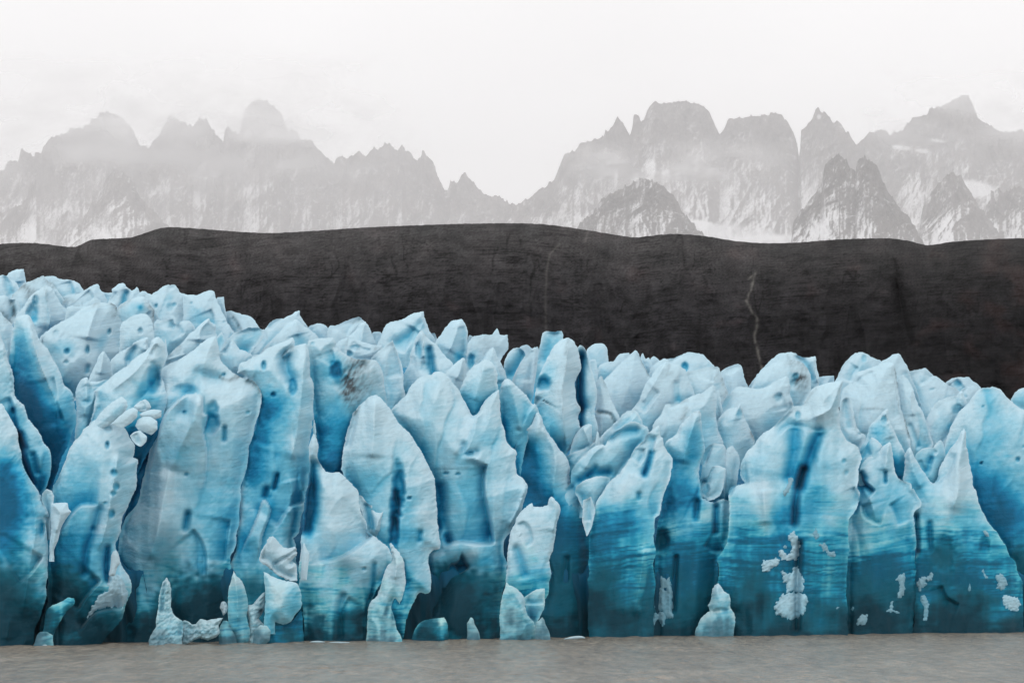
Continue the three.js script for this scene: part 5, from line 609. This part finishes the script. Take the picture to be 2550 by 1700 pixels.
// fallen blocks, heaps and floes along the foot of the front
ice(`
ice_fin|frost grey ice fin with a scooped blue gully, standing at the picture's edge|o=9 T=.9 tone=.1 grad=.3 yaw=.1|A -220,1700 -180,600 -60,430 0,505 25,560 50,640 72,720 85,830 105,900 135,950 170,1015 215,1090 258,1150 285,1210 318,1250 330,1310 325,1400 305,1480 275,1560 200,1700|step 1.6 26 .3 A 60,900 95,1000 120,1130 190,1260;groove 2 16 .45 A 120,1170 130,1290 165,1380 190,1480;hole 1.4 7 12 .4 A 85,1000;groove 1.2 12 .25 A 210,1290 235,1400;blue .3 20 A 280,1450;dirt .3 8 A 5,965;ridge 1.4 26 A 20,560 70,760 140,980
ice_cliff|broad frosted ice buttress with a smooth blue side at the picture's edge|o=0 T=.85 tone=.1 grad=.25 yaw=.1 flute=.3|B -220,1340 -220,100 -160,-160 -80,-280 0,-250 35,-200 80,-140 110,-60 130,60 165,190 205,250 240,310 262,360 300,430 318,488 290,492 300,640 305,740 302,900 300,1000 275,1110 230,1200 210,1335|blue .7 90 B -10,560 -20,300;blue .45 60 B 20,420;pale .25 40 B 220,500 200,800;step 2 50 .2 B 280,740 200,860 120,920;hole 2 8 26 .6 B 270,570;dark .9 80 B 20,1000 40,1250;dark .5 40 B 250,1150;ridge 1.6 40 B 130,100 230,480 190,820 150,1100;blue .25 40 B 60,180;ridge 1 16 B 60,1150 45,1290
ice_pillar|dimpled ice pillar with a row of blue melt holes and a smooth blue facet below|o=2 T=.85 tone=.06 grad=.22 flute=.35|B 225,1340 265,1180 300,1050 308,900 308,640 320,500 340,340 345,285 370,225 400,165 425,110 450,50 480,-5 515,-35 530,-80 560,-100 592,-112 620,-137 655,-140 690,-132 730,-125 765,-108 810,-82 840,-42 868,5 876,60 862,100 895,122 893,180 880,235 882,310 862,360 835,410 812,460 790,520 770,600 755,680 770,760 800,820 840,870 858,930 850,990 825,1050 800,1110 760,1200 700,1260 640,1340|hole 1.8 6 12 .55 B 697,22;hole 1.8 9 11 .55 B 742,205;hole 1.8 9 10 .6 B 755,292;hole 1.6 8 8 .55 B 735,337;hole 2 9 12 .65 B 726,470;hole .8 6 5 .3 B 685,400;hole 1 12 9 .25 B 700,-80;step 2.6 70 .5 B 640,420 530,415 460,480 400,570 350,650;groove 1.6 16 .3 B 645,440 610,560 560,700 540,850;hole 1 7 9 .4 B 600,560;blue .35 70 B 460,700 440,850;dark .35 70 B 420,950;ridge 2 30 B 770,60 740,260 690,540 640,720;step 2.4 40 .3 B 660,900 560,1010 500,1100;pale .3 50 B 720,1000 640,960;dark .9 70 B 380,1050 350,1200;step 3 60 .35 B 800,1085 700,1095 600,1130 520,1230;dark .8 60 B 680,1220;groove 2 12 .4 B 690,690 682,800 692,900;pale .2 26 B 650,560|snow_patch:R=22 crust=.3 white=.42 tone=.15:B 692,900 710,865 770,855 800,890 825,940 835,980 820,1040 800,1085 740,1080 640,1090 560,1150 600,1060 640,1000 700,960:
ice_fin|deep blue ice wedge in the gap between the dimpled pillar and the shark tooth shoulder|o=17 tone=.75 T=.6 base=.6|B 740,1100 790,600 830,330 840,100 A 870,1250 900,1215 950,1190 985,1150 1015,1200 1005,1500 B 960,600 900,1100|ridge 1.2 20 B 900,60 880,300;pale .3 12 B 905,380 880,560
ice_slab|elongated white ice slab lying tilted over the dimpled pillar|o=8 T=1 tone=.12 base=0 closed=1 grad=.1|A 590,1095 640,1030 700,970 760,925 792,908 822,935 822,985 780,1040 730,1080 660,1120 600,1130|blue .15 20 A 770,1000
ice_block|oblong white ice block in the middle of the little heap on the dimpled pillar|o=5 T=1 tone=.03 base=0 closed=1 grad=.1|A 722,1085 780,1030 830,990 868,978 896,998 892,1040 850,1080 800,1112 755,1100|
ice_block|uppermost white ice block of the little heap, resting against the slope|o=7 T=1 tone=.05 base=0 closed=1 grad=.1|A 868,972 905,940 942,924 968,945 982,978 960,998 915,1012 885,995|step .7 8 .2 A 925,930 945,960 950,1000
ice_block|flat white ice block poking out to the right of the little heap|o=5 T=1 tone=.05 base=0 closed=1 grad=.1|A 905,1022 950,1000 1000,990 1050,998 1048,1040 1000,1062 950,1050 915,1040|blue .12 10 A 930,1035
ice_block|rounded white ice block below the flat one in the little heap|o=4 T=1 tone=.02 base=0 closed=1 grad=.1|A 878,1100 890,1062 930,1038 980,1040 1022,1068 1022,1120 985,1156 935,1140 900,1125|
ice_block|lowest white ice block of the little heap, hanging over the dark gap|o=3 T=1 tone=.03 base=0 closed=1 grad=.1|A 842,1162 870,1140 910,1130 955,1168 945,1205 912,1236 880,1218 855,1190|step .7 8 .15 A 890,1140 905,1180 900,1225
ice_block|small bluish ice lump stuck at the top of the gap beside the frosted buttress|o=1 T=1 tone=.1 base=0 grad=.3|B 280,560 290,460 268,380 270,335 300,305 335,318 352,355 345,400 330,480 325,560|
ice_slab|white flat topped ice wedge between the frosted buttress and the blue facet|o=-1 T=.8 tone=.2 base=0 grad=.25|B 318,700 328,560 330,400 380,396 440,396 442,430 462,455 430,500 395,560 375,640 350,700|ridge 1 18 B 335,405 390,470 360,600;pale .1 30 B 390,440
ice_slab|thin white ice flake hanging in the cleft right of the blue facet|o=-1 T=1 tone=.02 base=0 closed=1 white=.5 grad=.1|B 722,740 735,712 760,710 775,750 778,790 760,820 745,870 705,870 715,820 720,780|
ice_block|lump of grey ice at the waterline under the frosted buttress|o=-4 T=1 tone=.3 white=.2 base=.8|B 212,1340 235,1260 260,1235 300,1235 340,1260 345,1340|
ice_slab|dark leaning ice strut under the dimpled pillar|o=-2 T=.8 tone=.4 base=1|B 265,1340 280,1210 300,1100 340,1060 400,1040 440,1015 480,1020 480,1060 430,1100 390,1160 350,1250 330,1340|
ice_heap|cone of dirty white ice rubble standing at the water's edge|o=-5 T=.85 tone=.15 white=.42 base=.4 rough=3 crust=.5|B 963,1340 970,1285 990,1240 1010,1200 1020,1130 1030,1070 1032,1000 1045,950 1065,910 1082,885 1100,920 1112,960 1112,1020 1108,1070 1130,1120 1165,1150 1190,1165 1185,1230 1178,1340|step 1 14 .3 B 1080,890 1070,1010 1060,1120;groove .8 8 .2 B 1185,1170 1175,1250
ice_heap|low arm of crumbly white ice rubble reaching right from the cone|o=-4 T=.9 tone=.15 white=.5 base=.3 rough=3.4 crust=.55|B 1180,1340 1188,1165 1220,1165 1250,1182 1272,1185 1300,1150 1345,1160 1400,1148 1448,1146 1420,1195 1428,1240 1405,1270 1350,1292 1300,1275 1240,1300 1200,1320|
ice_heap|tiny clump of white crumbs perched above the rubble arm|o=-2 T=1.1 white=.7 base=0 rough=3 crust=.4 closed=1|B 1428,1080 1440,1040 1465,1040 1480,1070 1472,1110 1450,1130 1440,1100|
ice_slab|tapering translucent ice blade standing among the rubble at the water|o=-3 T=.7 tone=.22 base=.55 white=.15|B 1545,1320 1500,1240 1485,1180 1482,1060 1488,960 1505,890 1520,835 1535,870 1562,890 1590,940 1605,1010 1612,1080 1602,1140 1625,1230 1615,1295 1590,1318|pale .3 20 B 1530,900;ridge 1 20 B 1525,850 1540,1000 1550,1180;pale .2 16 B 1580,1270
ice_slab|thin clear ice plate leaning between the rubble arm and the tapering blade|o=-4 T=.7 tone=.3 white=.2 base=.8|B 1425,1320 1420,1230 1450,1165 1480,1170 1510,1230 1535,1280 1540,1320|
ice_heap|spiky heap of crumbly white ice beside the smooth blue boulder|o=-2 T=.9 white=.45 tone=.15 base=.35 rough=3 crust=.45|B 1600,1300 1620,1160 1600,1100 1615,1060 1640,1060 1665,1030 1700,990 1722,975 1722,1040 1715,1100 1680,1150 1720,1190 1720,1300|hole 1.4 7 8 .5 B 1700,1108;dark .8 8 B 1700,1108
ice_block|clear domed ice lump at the foot of the spiky heap|o=-5 T=.9 tone=.2 white=.3 base=.5|B 1640,1320 1650,1230 1690,1190 1735,1195 1762,1230 1755,1290 1720,1320|pale .3 8 B 1670,1200
ice_block|fractured white ice boulder wedged high in the cleft|o=-1 T=1 tone=.12 white=.3 base=0 closed=1 wob=1.6 grad=.1 rough=1.8|B 1685,765 1695,720 1715,680 1738,630 1760,612 1785,625 1815,655 1845,680 1880,690 1920,680 1930,715 1925,740 1890,775 1915,785 1932,800 1938,840 1935,905 1890,900 1850,885 1800,855 1745,820 1705,800|step 1.6 26 .3 B 1930,905 1800,850 1740,780 1690,760;groove .8 6 .1 B 1790,790 1860,750 1920,710;groove .8 8 .3 B 1895,790 1920,760;blue .25 20 B 1770,840
ice_block|smooth turquoise ice boulder below the fractured white one|o=-4 T=1 tone=.58 base=.25 grad=.25|B 1720,1100 1722,1000 1718,920 1715,845 1745,862 1790,880 1850,905 1900,912 1935,925 1955,980 1966,1060 1945,1095 1915,1130 1890,1172 1840,1190 1790,1172|pale .45 22 B 1800,940 1810,1030;pale .2 14 B 1840,1140
ice_block|dark teal ice base carrying the turquoise boulder|o=-2 T=.8 tone=.85 base=.8|B 1690,1340 1720,1240 1760,1190 1830,1195 1890,1180 1930,1130 1955,1090 1970,1160 1972,1340|pale .2 14 B 1890,1260
ice_slab|narrow white ice shard upright in the blue crevasse|o=3 T=.7 tone=.12 base=0 grad=.1 closed=1|B 1955,900 1962,780 1968,680 1978,650 1992,690 2012,730 2005,800 1995,900|
ice_block|pointed pale ice block at the waterline, tallest of a group of three|o=-4 T=.75 tone=.2 white=.2 base=.6 rough=2|D 1420,1325 1424,1180 1426,1080 1435,1000 1455,950 1460,920 1468,903 1482,935 1510,945 1545,970 1580,1012 1590,1080 1612,1130 1645,1170 1660,1230 1662,1325|ridge 1.2 26 D 1495,940 1560,1060 1600,1180;pale .15 30 D 1480,1180
ice_block|wing shaped ice block leaning on the pointed pale one|o=-2 T=.8 tone=.12 white=.2 base=.5|D 1600,1300 1592,1080 1582,1012 1620,985 1670,958 1720,950 1718,1010 1712,1080 1690,1130 1655,1200|blue .3 24 D 1640,1100;step 1 14 .3 D 1715,1050 1640,1060 1590,1050
ice_block|small grey ice block, lowest of the group of three at the waterline|o=-6 T=.9 tone=.2 white=.25 base=.5 rough=1.8|D 1650,1325 1655,1230 1660,1175 1700,1138 1715,1160 1722,1190 1745,1235 1762,1325|
ice_block|little grey ice cone alone against the dark cave wall at the water|o=-2 T=1 tone=.2 white=.25 base=.6|D 1205,1325 1212,1240 1210,1180 1235,1140 1250,1150 1262,1190 1290,1240 1302,1325|
ice_heap|dark rubble heap flecked with white at the mouth of the ice cave|o=-1 T=.8 tone=.5 base=.9 rough=2.4|D 835,1325 860,1250 890,1190 930,1160 1000,1150 1060,1140 1088,1190 1085,1325|pale .5 8 D 960,1218;pale .5 10 D 1040,1180 1060,1160
ice_heap|crumbling ice cone with a white collar below the layered wall|o=2 T=.8 tone=.25 base=.45 white=.25 rough=1.6|F 942,1400 955,1330 975,1270 1005,1235 1052,1200 1035,1160 1055,1120 1065,1060 1085,1020 1108,1005 1130,1025 1145,1060 1185,1080 1192,1130 1198,1180 1230,1220 1238,1260 1225,1320 1215,1400|pale .4 6 F 1000,1240 1060,1210 1120,1205;pale .35 8 F 1225,1240;step 1 12 .2 F 1060,1200 1120,1180 1190,1190
ice_floe|thin white ice floe lying flat on the water below the shield shaped face|o=-12 T=1.6 white=.7 base=0 closed=1 step=1.5 wob=.5|D 180,1303 205,1296 240,1294 275,1298 292,1304 240,1308|
ice_floe|long pale sliver of floating ice just right of the flat floe|o=-12 T=1.6 white=.45 tone=.2 base=0 closed=1 step=1.5 wob=.5|D 300,1305 350,1300 420,1302 470,1306 400,1309|
ice_floe|white tilted ice floe at the foot of the sharp blue flanked fin|o=-13 T=1.6 white=.75 base=0 closed=1 step=1.5 wob=.5|D 1835,1283 1870,1272 1920,1262 1960,1264 1985,1277 1920,1284|
ice_floe|small scrap of floating ice in front of the grey lump at the waterline|o=-10 T=1.6 white=.5 base=0 closed=1 step=1.5 wob=.5|c 425,1512 450,1504 475,1506 480,1514|
`);
buildIce();
renderer.render(scene, camera);
